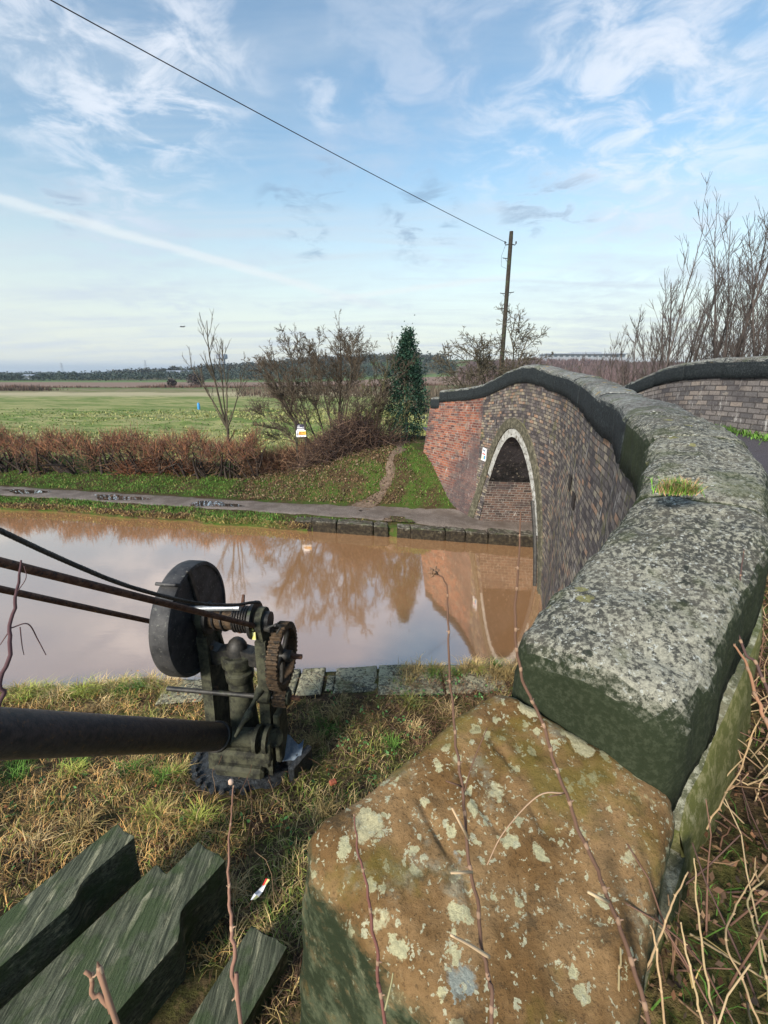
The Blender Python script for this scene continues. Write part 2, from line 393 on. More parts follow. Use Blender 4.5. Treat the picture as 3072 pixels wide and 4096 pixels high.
def stone_mat(name, base1, base2, lich, side, spk=(26, .47, .56), patch=None, moss=(.06, .075, .018), mossamt=.5, sidelo=.25, sidehi=.75, spots=()):
    def fn(t):
        g = t.n('ShaderNodeNewGeometry'); p = g.outputs['Position']; nz = t.n('ShaderNodeSeparateXYZ', {0: g.outputs['True Normal']}).outputs[2]
        n1 = t.noise(p, 5, 5, .65); n2 = t.noise(p, spk[0], 7, .75); n3 = t.noise(p, 120, 5, .8); n0 = t.noise(p, 1.8, 4, .6)
        c = t.mix(t.sstep(n1, .38, .62), base1, base2)
        c = t.mix(t.math('MULTIPLY', t.sstep(n3, .5, .66), .7), c, t.mix(1.0, c, (.28, .28, .30), 'MULTIPLY'))
        lm = t.sstep(t.math('ADD', n2, t.math('MULTIPLY', t.math('SUBTRACT', n0, .5), .32)), spk[1], spk[2])
        c = t.mix(lm, c, t.mix(t.sstep(n3, .4, .6), lich, tuple(v*.62 for v in lich)))
        if patch:
            pw = t.vmath('ADD', p, t.vmath('SCALE', t.n('ShaderNodeTexNoise', {'Vector': p, 'Scale': 14.0, 'Detail': 5, 'Roughness': .7}).outputs[1]).outputs[0])
            pw.inputs[1].links[0].from_node.inputs['Scale'].default_value = .09
            for sc_, th, colr, dens in patch:
                vo = t.n('ShaderNodeTexVoronoi', {'Vector': pw.outputs[0], 'Scale': sc_})
                keep = t.n('ShaderNodeSeparateXYZ', {0: vo.outputs['Color']}).outputs[0]
                mm = t.math('MULTIPLY', t.sstep(vo.outputs['Distance'], th, th*.82), t.math('LESS_THAN', keep, dens))
                c = t.mix(t.math('MULTIPLY', mm, .9), c, t.mix(t.sstep(n3, .38, .6), colr, tuple(v*.72 for v in colr)))
        if patch and spk[0] < 20:
            c = t.mix(t.math('MULTIPLY', t.sstep(t.noise(p, 4.3, 6, .7), .56, .66), .55), c, (.27, .27, .20))
            c = t.mix(t.math('MULTIPLY', t.sstep(t.noise(p, 8.7, 6, .75), .56, .66), .65), c, (.060, .042, .022))
        ms = t.math('MULTIPLY', t.sstep(t.noise(p, 3.1, 5, .65), .50, .64), mossamt)
        c = t.mix(ms, c, moss)
        if spots:
            wob = t.vmath('SCALE', t.vmath('SUBTRACT', t.n('ShaderNodeTexNoise', {'Vector': p, 'Scale': 38.0, 'Detail': 5, 'Roughness': .7}).outputs[1], (.5, .5, .5)).outputs[0]); wob.inputs['Scale'].default_value = .055
            pq = t.vmath('ADD', p, wob.outputs[0]).outputs[0]
            for (cx, cy, cz, rad) in spots:
                ds = t.vmath('DISTANCE', pq, (cx, cy, cz)).outputs['Value']
                c = t.mix(t.math('MULTIPLY', t.sstep(ds, rad, rad*.90), .95), c, t.mix(t.sstep(n3, .34, .60), (.56, .50, .31), (.40, .35, .20)))
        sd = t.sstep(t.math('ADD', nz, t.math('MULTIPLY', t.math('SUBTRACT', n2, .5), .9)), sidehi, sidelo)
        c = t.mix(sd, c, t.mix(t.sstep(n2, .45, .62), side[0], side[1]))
        return dict(color=c, bump=t.math('ADD', t.math('MULTIPLY', n2, .7), t.math('MULTIPLY', n3, .5)), bs=.7, bd=.012)
    return mat(name, fn, .88, .2)
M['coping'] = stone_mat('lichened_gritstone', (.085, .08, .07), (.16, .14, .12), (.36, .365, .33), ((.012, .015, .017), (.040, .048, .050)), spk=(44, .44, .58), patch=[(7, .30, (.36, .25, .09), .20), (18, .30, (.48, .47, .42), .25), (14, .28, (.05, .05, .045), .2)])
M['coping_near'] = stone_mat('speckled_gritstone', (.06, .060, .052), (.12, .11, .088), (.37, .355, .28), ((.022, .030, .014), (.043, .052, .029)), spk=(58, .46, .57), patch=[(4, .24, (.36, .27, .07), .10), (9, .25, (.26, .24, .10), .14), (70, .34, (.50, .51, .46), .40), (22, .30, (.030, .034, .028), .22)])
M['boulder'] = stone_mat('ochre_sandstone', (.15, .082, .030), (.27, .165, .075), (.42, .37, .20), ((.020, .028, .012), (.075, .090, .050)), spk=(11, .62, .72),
        patch=[(5.5, .34, (.30, .33, .29), .20), (7, .30, (.52, .47, .28), .26), (16, .34, (.50, .47, .28), .26), (42, .32, (.50, .48, .32), .26), (28, .36, (.48, .45, .27), .30), (80, .34, (.46, .44, .30), .30)], moss=(.13, .105, .016), mossamt=.65, sidelo=.10, sidehi=.80,
        spots=[(*PZ(a_, b_, z_), r_) for a_, b_, z_, r_ in ((530, 706, 3.49, .034), (546, 703, 3.49, .024), (578, 730, 3.475, .040), (586, 744, 3.47, .034), (545, 783, 3.455, .028), (560, 774, 3.46, .024), (613, 765, 3.46, .022), (499, 912, 3.40, .020), (506, 926, 3.40, .016), (388, 1010, 3.30, .030))])
M['iron'] = simple('black_weathered_iron', (.014, .014, .014), (.050, .046, .040), 14, .55, .5, .006, .5, .2, c3=(.045, .055, .028), s3=9, t3=.60)
M['iron_moss'] = simple('mossy_iron', (.018, .018, .014), (.080, .080, .050), 9, .8, .7, .008, c3=(.095, .105, .065), s3=42, t3=.60)
M['jib'] = simple('jib_paint', (.030, .028, .032), (.075, .060, .058), 24, .42, .8, .005, .5, .1, c3=(.13, .075, .045), s3=34, t3=.58)
M['disc'] = simple('grey_cast_iron', (.022, .022, .024), (.062, .060, .060), 7, .6, .8, .006, .4, .1, c3=(.15, .15, .13), s3=30, t3=.60)
M['rust'] = simple('rusted_rod', (.075, .032, .020), (.16, .085, .055), 26, .7, .6, .003, .3, .2, c3=(.035, .025, .022), s3=40, t3=.54)
M['rustgear'] = simple('rusty_gear_iron', (.055, .036, .022), (.13, .085, .05), 30, .75, .6, .004, .3, .2, c3=(.03, .025, .02), s3=18, t3=.54)
M['rope'] = simple('wire_rope_steel', (.03, .028, .027), (.075, .065, .058), 60, .5, .6, .003, .5, .5)
M['pipe'] = simple('galvanised_pipe', (.30, .32, .34), (.50, .52, .54), 12, .35, .2, .002, .5, .6, c3=(.16, .13, .11), s3=40, t3=.62)
M['tar'] = simple('tarry_base', (.012, .014, .017), (.05, .06, .07), 24, .45, 1.0, .03, .6, c3=(.11, .125, .135), s3=30, t3=.60)
M['tag_y'] = simple('yellow_tag', (.75, .68, .16), (.85, .80, .35), 30, .5)
def _wood(t):
    g = wpos(t); m = t.n('ShaderNodeMapping', {'Vector': g, 'Rotation': (0, 0, R(-30)), 'Scale': (1, .05, 1)}).outputs[0]
    m2 = t.n('ShaderNodeMapping', {'Vector': g, 'Rotation': (0, 0, R(-30)), 'Scale': (1, .12, 1)}).outputs[0]
    n = t.noise(m, 60, 7, .75, .2); n2 = t.noise(m2, 18, 5, .7); n3 = t.noise(g, 150, 3, .7); n4 = t.noise(g, 6, 4, .6)
    c = t.mix(t.sstep(n, .38, .62), (.045, .052, .034), (.165, .175, .115))
    c = t.mix(t.sstep(n2, .54, .66), c, (.34, .33, .215))
    c = t.mix(t.math('MULTIPLY', t.sstep(n4, .44, .60), .7), c, (.060, .092, .034))
    c = t.mix(t.math('MULTIPLY', t.sstep(n3, .5, .65), .5), c, (.03, .034, .024))
    return dict(color=c, bump=t.math('ADD', n, n2), bs=.9, bd=.014)
M['wood'] = mat('green_weathered_timber', _wood, .85, .2)
M['edge'] = stone_mat('canal_edge_stone', (.05, .042, .033), (.12, .10, .075), (.30, .28, .22), ((.018, .014, .010), (.05, .04, .025)), spk=(12, .50, .60), moss=(.07, .10, .02), mossamt=.5, sidelo=.2, sidehi=.6)
M['edge_near'] = stone_mat('lichened_edge_stone', (.08, .075, .06), (.17, .155, .11), (.50, .46, .30), ((.02, .018, .012), (.06, .05, .035)), spk=(24, .44, .54), moss=(.12, .11, .03), mossamt=.5)
M['white'] = simple('flaking_white_paint', (.30, .295, .27), (.50, .495, .46), 7, .7, .6, .01, c3=(.15, .13, .105), s3=12, t3=.54)
M['pole'] = simple('creosoted_pole', (.022, .018, .015), (.05, .04, .03), 12, .85, .4, c3=(.05, .065, .03), s3=4, t3=.55)
M['black'] = simple('black_paint', (.015, .013, .014), (.035, .03, .03), 20, .6)
M['panel_white'] = simple('panel_white', (.68, .68, .70), (.78, .78, .80), 8, .5, .05)
M['panel_navy'] = simple('panel_navy', (.018, .015, .045), (.03, .025, .06), 8, .5, .05)
M['panel_orange'] = simple('panel_orange', (.75, .34, .02), (.82, .42, .04), 8, .5, .05)
M['panel_red'] = simple('panel_red', (.62, .03, .03), (.7, .05, .04), 8, .5, .05)
M['panel_blue'] = simple('panel_blue', (.04, .24, .55), (.08, .34, .6), 8, .5, .05)
M['panel_yellow'] = simple('panel_yellow', (.70, .68, .25), (.78, .74, .35), 8, .5, .05)
M['cloth'] = simple('faded_blue_cloth', (.12, .17, .24), (.24, .29, .34), 20, .8, .5, .01)
M['bldg'] = simple('pale_cladding', (.24, .26, .29), (.32, .34, .38), .4, .6, .05)
M['glass'] = simple('window_glass', (.05, .07, .09), (.09, .11, .13), .4, .15, .02, spec=.8)
M['pylon'] = simple('galvanised_lattice', (.22, .25, .30), (.28, .31, .36), 1, .6, .05)
# ================================================================== SETTING
def yedge(x): return 12.43-.213*(np.asarray(x, float)-.14)
def yne(x): x = np.asarray(x, float); return 5.60+.11*np.minimum(x, 0)
def zroad(y): return np.interp(y, [-6, 1, 3, 5, 8.45, 10.8, 13, 16, 24, 36, 60], [2.95, 3.03, 3.06, 3.12, 3.36, 3.5, 3.12, 2.55, 1.3, .55, .5])
def hfar(x, y):
    x = np.asarray(x, float); y = np.asarray(y, float); s = y-yedge(x)
    near = 1-npsm(s, 40, 90)
    h = .24+.08*npsm(s, 0, .4)+.36*npsm(s, 1.7, 4.5)*(1-.5*npsm(s, 8, 20))
    B = 1.30*npsm(x, -5.5, 1.2)*npsm(s, 1.3, 3.7)*(1-npsm(s, 6.5, 13))
    h = h+B+(vf(x, y, .9)-.5)*.30*npsm(s, 1.6, 2.4)*near
    h = h+(vf(x, y, .35)-.5)*.5*npsm(s, 9, 20)*(1-npsm(s, 120, 200))
    e = np.clip(zroad(y)-.12-.3, 0, 9)*(1-npsm(np.abs(x-4.3), 2.2, 5.5))*npsm(s, 2.0, 4.0)
    h = np.maximum(h, e)
    # distant relief: a wooded rise ahead, gentler ground to the right
    h = h+18*np.exp(-((x+15)/150)**2)*npsm(y, 300, 520)*(1-npsm(y, 620, 1100))*1.0
    h = h+8.5*npsm(x, 20, 150)*npsm(y, 200, 430)*(1-npsm(y, 900, 1600))*(.8+.2*np.sin(x/90))
    h = h+3.5*npsm(x, -60, 60)*npsm(y, 120, 260)
    return h
def znear(x, y):
    x = np.asarray(x, float); y = np.asarray(y, float)
    b = .44+.25*np.maximum(0, 4.1-y)*npsm(4.3-y, 0, .8)
    b = np.minimum(b, 1.6)
    px_, py_ = -.1, np.minimum(y, .2)
    d = np.hypot(x-px_, y-py_); b = b+(2.9-b)*npsm(1-d/1.0, 0, 1)
    # bank rises against the wing wall
    xw = np.interp(y, [1, 2, 3, 4, 5.5], [.35, 1.0, 1.5, 1.9, 2.3])
    b = b+.9*npsm(1-np.abs(x-xw)/1.2, 0, 1)*npsm(y, 5.4, 3.0)*(x > xw-1.2)*npsm(y, .9, 1.6)
    b = b+(vf(x, y, 1.7)-.5)*.20*npsm(b, .40, .6)+(vf(x+3, y, 6)-.5)*.06
    return b
def grid_obj(name, xs, ys, zf, m, xyf=None, smooth=True, **kw):
    X, Y = np.meshgrid(xs, ys); 
    if xyf: X, Y = xyf(X, Y)
    Z = zf(X, Y); V = np.stack([X, Y, Z], -1).reshape(-1, 3); nx, ny = len(xs), len(ys)
    i, j = np.meshgrid(np.arange(nx-1), np.arange(ny-1)); a = (j*nx+i).ravel()
    loops = np.stack([a, a+1, a+nx+1, a+nx], 1).ravel()
    return mesh_obj(name, V, (loops, np.full(len(a), 4)), m, smooth=smooth, **kw)
def grow_axis(a, b, step, far, g=1.09):
    mid = list(np.arange(a, b, step)); hi = [b]; d = step
    while hi[-1] < far: d *= g; hi.append(hi[-1]+d)
    lo = []; d = step; v = a
    while v > -far: d *= g; v -= d; lo.append(v)
    return np.array(lo[::-1]+mid+hi)
xs = grow_axis(-17, 6, .16, 6000, 1.11)
ss = [-.12, -.08, 0.0]+list(np.arange(.1, 8, .14)); d = .14
while ss[-1] < 9000: d *= 1.07; ss.append(ss[-1]+d)
ss = np.array(ss)
def far_xy(X, S):
    e = yedge(np.clip(X, -60, 40)); w = (vf(X, X*0, 1.3)-.5)*.35*(1-npsm(X, -2.6, -1.6))
    return X, e+S+np.where(S < .6, w, 0)
def far_z(X, Y):
    S = Y-yedge(np.clip(X, -60, 40)); z = hfar(X, Y)
    z[0, :] = -1.2; z[1, :] = .10
    return z
tag(grid_obj('ground', xs, ss, far_z, M['ground'], xyf=far_xy), kind='structure')
tag(grid_obj('canal_water', np.linspace(-90, 30, 4), np.linspace(-4, 40, 4), lambda X, Y: X*0, M['water']), kind='structure')
tag(grid_obj('canal_bed', np.linspace(-90, 30, 3), np.linspace(-4, 40, 3), lambda X, Y: X*0-1.1, M['dirt']), kind='structure')
# near bank
nxs = np.concatenate([-np.geomspace(60, 6.1, 30), np.arange(-6, 2.75, .07)]); nys = np.concatenate([-np.geomspace(30, 1.1, 14), np.arange(-1, 5.0, .07), [5.1, 5.2, 5.3, 5.4, 5.5, 5.58, 5.6, 5.601]])
def near_xy(X, Y):
    e = yne(np.maximum(X, -9)); w = (vf(X, X*0, 2.1)-.5)*.30*(1-npsm(X, -1.9, -1.5)); Yn = np.where(Y > 4, 4+(Y-4)*(e+w-4)/1.6, Y)
    return X, Yn
def near_z(X, Y):
    z = znear(X, Y); z[-1, :] = -1.2; z[-2, :] = .25; return z
tag(grid_obj('near_bank', nxs, nys, near_z, M['near'], xyf=near_xy), kind='structure')
# towpath strip with ragged sides
def strip(name, pts, widths, m, dz, step=.12, nw=10, rag=.12, zf=hfar):
    pts = [Vector((*p, 0)) for p in pts]; P = []; Wd = []
    for a, b, w0, w1 in zip(pts[:-1], pts[1:], widths[:-1], widths[1:]):
        k = max(2, int((b-a).length/step))
        for i in range(k): P.append(a.lerp(b, i/k)); Wd.append(w0+(w1-w0)*i/k)
    P = np.array([p[:2] for p in P]); Wd = np.array(Wd)
    ker = np.ones(9)/9; Pp = np.pad(P, ((4, 4), (0, 0)), 'edge'); 
    P = np.stack([np.convolve(Pp[:, 0], ker, 'valid'), np.convolve(Pp[:, 1], ker, 'valid')], 1)
    T = np.gradient(P, axis=0); T /= np.linalg.norm(T, axis=1)[:, None]; N = np.stack([-T[:, 1], T[:, 0]], 1)
    l = Wd*(1)+rag*(vf(P[:, 0]+5, P[:, 1], 2.3)-.5)*2; r = Wd*(1)+rag*(vf(P[:, 0]-9, P[:, 1], 2.3)-.5)*2
    u = np.linspace(-1, 1, nw); off = np.where(u[None, :] < 0, u[None, :]*r[:, None], u[None, :]*l[:, None])
    X = P[:, 0:1]+N[:, 0:1]*off; Y = P[:, 1:2]+N[:, 1:2]*off; Z = zf(X, Y)+dz-.05*(np.abs(u)[None, :] > .99)
    V = np.stack([X, Y, Z], -1).reshape(-1, 3); nx = nw; ny = len(P)
    i, j = np.meshgrid(np.arange(nx-1), np.arange(ny-1)); a = (j*nx+i).ravel()
    return mesh_obj(name, V, (np.stack([a, a+1, a+nx+1, a+nx], 1).ravel(), np.full(len(a), 4)), m, smooth=True)
tp = [(x, float(yedge(x))+1.0-.12*float(npsm(x, 0, 3))) for x in (-50, -30, -16, -10, -6, -3, 0, 2, 4, 8, 12)]
tag(strip('towpath', tp, [.62]*6+[.66, .8, .85, .85, .85], M['path'], .022), kind='structure')
fp = [(-1.0, 14.0), (-.35, 14.35), (.15, 15.1), (.45, 16.0), (.62, 17.2), (.9, 19)]
tag(strip('footpath', fp, [.42, .22, .17, .16, .18, .2], M['dirt'], .022, step=.08, rag=.30), kind='structure')
# puddles
for i, (px, py, w, h) in enumerate(((25, 491.5, .85, .13), (118, 497.5, 1.0, .15), (214, 504, .85, .15), (398, 519.5, .42, .14))):
    c = PZ(px, py, .35); n = 26; V = [(c.x, c.y, float(hfar(c.x, c.y))+.034)]
    for k in range(n):
        a = 2*math.pi*k/n; r = 1+.25*math.sin(3*a+i)+.12*math.sin(7*a+2*i)
        x, y = c.x+math.cos(a)*w*r, c.y+math.sin(a)*h*2.0*r-math.cos(a)*w*.2; V.append((x, y, V[0][2]))
    tag(mesh_obj('puddle', V, [(0, k+1, (k+1) % n+1) for k in range(n)], M['puddle']), kind='structure')
# ------------------------------------------------------------------ the bridge
J0 = Vector((.375, 1.19, 3.65))
KN = [J0, Vector((1.05, 1.853, 3.93)), Vector((1.445, 2.51, 4.08)), Vector((1.70, 3.26, 4.146)), Vector((2.02, 4.05, 4.18)), Vector((2.29, 5.05, 4.21)),
      Vector((2.55, 5.95, 4.27)), Vector((2.98, 7.5, 4.36)), Vector((3.30, 9.2, 4.45)), Vector((3.10, 10.85, 4.60)), Vector((2.76, 12.93, 4.21)), Vector((2.37, 14.3, 4.02)), Vector((1.55, 15.8, 3.88))]
KN2 = [Vector((7.3, 2.6, 4.15)), Vector((7.1, 4.0, 4.40)), Vector((6.95, 5.5, 4.58)), Vector((6.80, 7.0, 4.69)), Vector((6.62, 8.45, 4.715)), Vector((6.38, 9.7, 4.69)), Vector((6.27, 11.0, 4.53)), Vector((6.20, 12.4, 4.14)), Vector((6.5, 14.2, 3.8)), Vector((7.2, 16, 3.6))]
def catmull(K, n=24):
    P = [K[0]*2-K[1]]+K+[K[-1]*2-K[-2]]; out = []; idx = []
    for i in range(1, len(P)-2):
        idx.append(len(out))
        for k in range(n):
            t = k/n; a, b, c, d = P[i-1], P[i], P[i+1], P[i+2]
            out.append(.5*((2*b)+(c-a)*t+(2*a-5*b+4*c-d)*t*t+(3*b-a-3*c+d)*t**3))
    idx.append(len(out)); out.append(K[-1].copy()); return out, idx
WC = .435
def frames(path):
    fr = []; s = 0
    for i, p in enumerate(path):
        t = path[min(i+1, len(path)-1)]-path[max(i-1, 0)]; t.z = 0; t.normalize()
        if i: s += (p-path[i-1]).to_2d().length
        fr.append((p, t, Vector((t.y, -t.x, 0)), s))
    return fr
path1, kidx = catmull(KN); FR1 = frames(path1)
path2, kidx2 = catmull(KN2); FR2 = frames(path2)
def crest_round(fr): return fr
def frame_at(FR, s):
    for i in range(1, len(FR)):
        if FR[i][3] >= s or i == len(FR)-1:
            a, b = FR[i-1], FR[i]; k = (s-a[3])/max(1e-6, b[3]-a[3]); k = min(max(k, 0), 1.0)
            return (a[0].lerp(b[0], k), a[1].lerp(b[1], k).normalized(), a[2].lerp(b[2], k).normalized(), s)
TH = .36
def coping_stone(FR, s0, s1, mat_, parent, W_=WC, nl=10, npf=20, amp=.006, seed=0, label=None, left_shift=0, dz=0, th=TH, jit=.006, endr=.014, shoulder=.095):
    """one coping stone as a closed sweep with rounded shoulders and eased ends"""
    r = shoulder; prof = [(-.02, -th), (-.02, -th*.66), (-.02, -th*.42), (-.018, -r*1.15)]
    for k in range(1, 6): a = math.pi-k*math.pi/2/5; prof.append((-.02+r+math.cos(a)*r, -r+math.sin(a)*r))
    for k in range(1, 7): u = -.02+r+(W_+.04-2*r)*k/7; prof.append((u, .014*math.sin(math.pi*k/7)))
    for k in range(0, 6): a = math.pi/2-k*math.pi/2/5; prof.append((W_+.02-r+math.cos(a)*r, -r+math.sin(a)*r))
    prof += [(W_+.02, -th*.45), (W_+.02, -th*.7), (W_+.02, -th)]
    rj = random.Random(seed); jl, jz = rj.uniform(-jit, jit), rj.uniform(-jit, jit)
    g = .004; a0, a1 = s0+g, s1-g; V = []; n = len(prof); cu, cv = W_/2, -th/2
    rows_ = []
    for k in range(6): a_ = math.pi/2*k/5; rows_.append((a0+endr*(1-math.cos(a_)), endr*(1-math.sin(a_))))
    for k in range(1, nl): rows_.append((a0+endr+(a1-a0-endr-.014)*k/nl, 0))
    for k in range(3): a_ = math.pi/2*(1-k/2); rows_.append((a1-.014*(1-math.cos(a_)), .014*(1-math.sin(a_))))
    ts = rows_
    for (s, e) in rows_:
        p, tn, rt, _ = frame_at(FR, s)
        for (u, v) in prof:
            su = cu+(u-cu)*max(.1, 1-e/(W_/2)); sv = v-e*max(0, 1+v/(th*.8))
            P = p+rt*(su+jl+left_shift)+Vector((0, 0, sv+jz+dz))
            nrm = Vector(((u-cu), 0, (v-cv)*1.3)).normalized()
            d = (fbm(P, 5, 3)*amp*2.2+fbm(P, 22, 3)*amp)
            V.append(P+(rt*nrm.x+Vector((0, 0, nrm.z)))*d)
    m = len(ts)
    Fc = [(i*n+k, (i+1)*n+k, (i+1)*n+k+1, i*n+k+1) for i in range(m-1) for k in range(n-1)]
    Fc += [(i*n+n-1, (i+1)*n+n-1, (i+1)*n, i*n) for i in range(m-1)]
    Fc += [tuple(range(n)), tuple(reversed(range((m-1)*n, m*n)))]
    o = mesh_obj('coping_stone', V, Fc, mat_, parent, smooth=True)
    if label: o['label'] = label
    return o
bridge = thing('canal_bridge', 'humpbacked brick canal bridge with stone-capped parapets and white-edged arch', 'bridge', (3.3, 8.0, 0))
Sk = [FR1[i][3] for i in kidx]
bounds = Sk[:10]+[]
s = Sk[9]; 
while s < Sk[-1]-.6: s += .72; bounds.append(min(s, Sk[-1]-.55))
bounds = sorted(set([b for b in bounds if b < Sk[-1]-.5]+[Sk[-1]-.5]))
# split long stones
bb = [bounds[0]]
for a, b in zip(bounds[:-1], bounds[1:]):
    k = max(1, round((b-a)/.95)); bb += [a+(b-a)*(i+1)/k for i in range(k)]
for i, (a, b) in enumerate(zip(bb[:-1], bb[1:])):
    near = i < 3
    coping_stone(FR1, a, b, M['coping_near'] if near else M['coping'], bridge, nl=60 if i < 1 else (40 if near else 10), amp=.008 if near else .006, seed=i, jit=.004 if near else .008, endr=.075 if i == 0 else .014,
                 label='speckled grey coping stone nearest the sloping end block' if i == 0 else None)
coping_stone(FR1, Sk[-1]-.5, Sk[-1]-.02, M['coping'], bridge, nl=5, dz=-.20, label='low block at the stepped end of the coping', seed=99)
# walls
def zarch(y, c=11.03, hw=1.85, top=2.98):
    t = (y-c)/hw
    return None if abs(t) >= 1 else top*(1-t*t)**.9
def batter(y): return .05*(1-sm(y, 6, 9))+.15*sm(y, 12.4, 14.6)
def face_pt(y, z, proud=0.0, FR=FR1):
    for i in range(1, len(FR)):
        if FR[i][0].y >= y or i == len(FR)-1:
            a, b = FR[i-1], FR[i]; k = min(max((y-a[0].y)/max(1e-6, b[0].y-a[0].y), 0), 1)
            p = a[0].lerp(b[0], k); rt = a[2].lerp(b[2], k).normalized(); s = a[3]+(b[3]-a[3])*k; break
    q = p+rt*(.02-batter(y)*max(0, p.z-TH-z)-proud); q.z = z
    return q, s, p.z
def wall_mesh(name, y0, y1, m, FR, zb, off=None, parent=None, rows=14, step=.06):
    ys = list(np.arange(y0, y1, step))+[y1]
    for e in (11.03-1.85, 11.03+1.85):
        if y0 < e < y1 and off is None: ys += [e-1e-3, e+1e-3, e+.01*(1 if e < 11 else -1), e+.03*(1 if e < 11 else -1)]
    ys = sorted(ys); V = []; UV = []; n = rows+1
    for y in ys:
        if off is None:
            _, s, zt = face_pt(y, 4); za = zarch(y); z0 = za if za is not None else zb(y)
            for k in range(n):
                z = z0+(zt-TH+.02-z0)*k/rows; q, s, _ = face_pt(y, z)
                V.append(q); UV.append((s, z-.55*(zt-4.2)*sm(z, 1.6, 4)))
        else:
            for i in range(1, len(FR)):
                if FR[i][0].y >= y or i == len(FR)-1: break
            a, b = FR[i-1], FR[i]; kk = min(max((y-a[0].y)/(b[0].y-a[0].y), 0), 1); p = a[0].lerp(b[0], kk); rt = a[2].lerp(b[2], kk); s = a[3]+(b[3]-a[3])*kk
            for k in range(n):
                z = zb(y)+(p.z-TH+.02-zb(y))*k/rows; q = p+rt*off; V.append((q.x, q.y, z)); UV.append((s, z-.8*(p.z-4.2)))
    m_ = len(ys); Fc = [(i*n+k, (i+1)*n+k, (i+1)*n+k+1, i*n+k+1) for i in range(m_-1) for k in range(rows)]
    return mesh_obj(name, V, Fc, m, parent, uvs=UV)
def zb1(y): return -.9 if y > 5.3 else .1
wall_mesh('spandrel_wall', 1.2, 13.05, M['brick_blue'], FR1, zb1, parent=bridge)
wall_mesh('wing_wall', 13.05, 15.8, M['brick_red'], FR1, lambda y: float(np.interp(y, [13.05, 14.3, 15.8], [-.3, .2, .9])), parent=bridge)
def zin(y): return float(zroad(y))-.25
wall_mesh('parapet_wall', 1.2, 15.8, M['brick_side'], FR1, zin, off=WC-.03, parent=bridge, rows=6)
wall_mesh('parapet_wall', 2.7, 15.9, M['brick_side'], FR2, zin, off=.02, parent=bridge, rows=8)
wall_mesh('spandrel_wall', 2.7, 15.9, M['brick_blue'], FR2, lambda y: (-.5 if zarch(y, 10.2) is None else max(-.5, zarch(y, 10.2))), off=WC-.02, parent=bridge, rows=8)
S2 = FR2[-1][3]; s = 0; i = 0
while s < S2-.5:
    e = min(s+.95, S2); coping_stone(FR2, s, e, M['coping'], bridge, nl=10, seed=200+i, jit=.01, shoulder=.12); s = e; i += 1
# end faces of the walls
q0, _, _ = face_pt(15.8, .8); q1, _, zt = face_pt(15.8, 3.5); p, tn, rt, _ = FR1[-1]
e0 = [q0, q0+rt*.9, Vector((q1.x, q1.y, 3.53))+rt*.42, Vector((q1.x, q1.y, 3.53))]
mesh_obj('wall_end', e0, [(0, 1, 2, 3)], M['brick_red'], bridge, uvs=[(0, .8), (.9, .8), (.5, 3.53), (0, 3.53)])
# arch ring, white band and vault
ya = [11.03-1.85*math.cos(math.pi*k/64) for k in range(65)]
arc = [(y, max(0.0, (zarch(y) or 0))) for y in ya]
arc = [(arc[0][0], -.6)]+arc+[(arc[-1][0], -.6)]
def arc_off(i, d):
    a = arc[max(i-1, 0)]; b = arc[min(i+1, len(arc)-1)]; t = Vector((b[0]-a[0], b[1]-a[1])).normalized(); n_ = Vector((-t.y, t.x))
    return arc[i][0]+n_.x*d, arc[i][1]+n_.y*d
def ring_mesh(name, d0, d1, proud, m, sel, back=-.03, wav=0):
    V = []; UV = []; idx = [i for i in range(len(arc)) if sel(i)]; L = 0
    for q, i in enumerate(idx):
        if q: L += math.hypot(arc[i][0]-arc[idx[q-1]][0], arc[i][1]-arc[idx[q-1]][1])
        wv = wav*(vf(i*.9, 3.3, 1.0)-.5)
        for (d, pr) in ((d0, back), (d0, proud), (d1+wv, proud), (d1+wv, back)):
            y, z = arc_off(i, d); P, _, _ = face_pt(y, z, pr); V.append(P); UV.append((L, d+pr))
    n = 4; Fc = [(i*n+k, i*n+(k+1) % n, (i+1)*n+(k+1) % n, (i+1)*n+k) for i in range(len(idx)-1) for k in range(4)]
    Fc += [(0, 1, 2, 3), tuple(len(V)-4+k for k in range(4))]
    return mesh_obj(name, V, Fc, m, bridge, uvs=UV)
M['archstone'] = stone_mat('arch_ring_stone', (.11, .10, .075), (.20, .175, .125), (.30, .29, .20), ((.07, .065, .045), (.17, .155, .11)), spk=(10, .55, .65), moss=(.12, .125, .04), mossamt=.5)
ring_mesh('arch_ring', .215, .45, .035, M['archstone'], lambda i: arc[i][1] > .2 or arc[i][0] < 11)
ring_mesh('white_band', .0, .195, .012, M['white'], lambda i: (arc[i][0] > 11 and arc[i][1] > 1.62) or (arc[i][0] <= 11 and arc[i][1] > .95), wav=.04)
V = []; UV = []; L = 0; dv = Vector((.978, -.13, 0)).normalized()
for i, (y, z) in enumerate(arc):
    if i: L += math.hypot(y-arc[i-1][0], z-arc[i-1][1])
    P, _, _ = face_pt(y, z, .010 if z > .9 else -.02)
    for k in range(9): Q = P+dv*(4.4*k/8); V.append(Q); UV.append((4.4*k/8, z if z < 1.6 else L))
Fc = [(i*9+k, i*9+k+1, (i+1)*9+k+1, (i+1)*9+k) for i in range(len(arc)-1) for k in range(8)]
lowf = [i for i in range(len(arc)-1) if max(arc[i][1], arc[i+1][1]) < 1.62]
mesh_obj('abutment_wall', V, [f for f in Fc if f[0]//9 in lowf], M['brick_dark'], bridge, uvs=UV)
mesh_obj('vault', V, [f for f in Fc if f[0]//9 not in lowf], M['blackened'], bridge, uvs=UV)
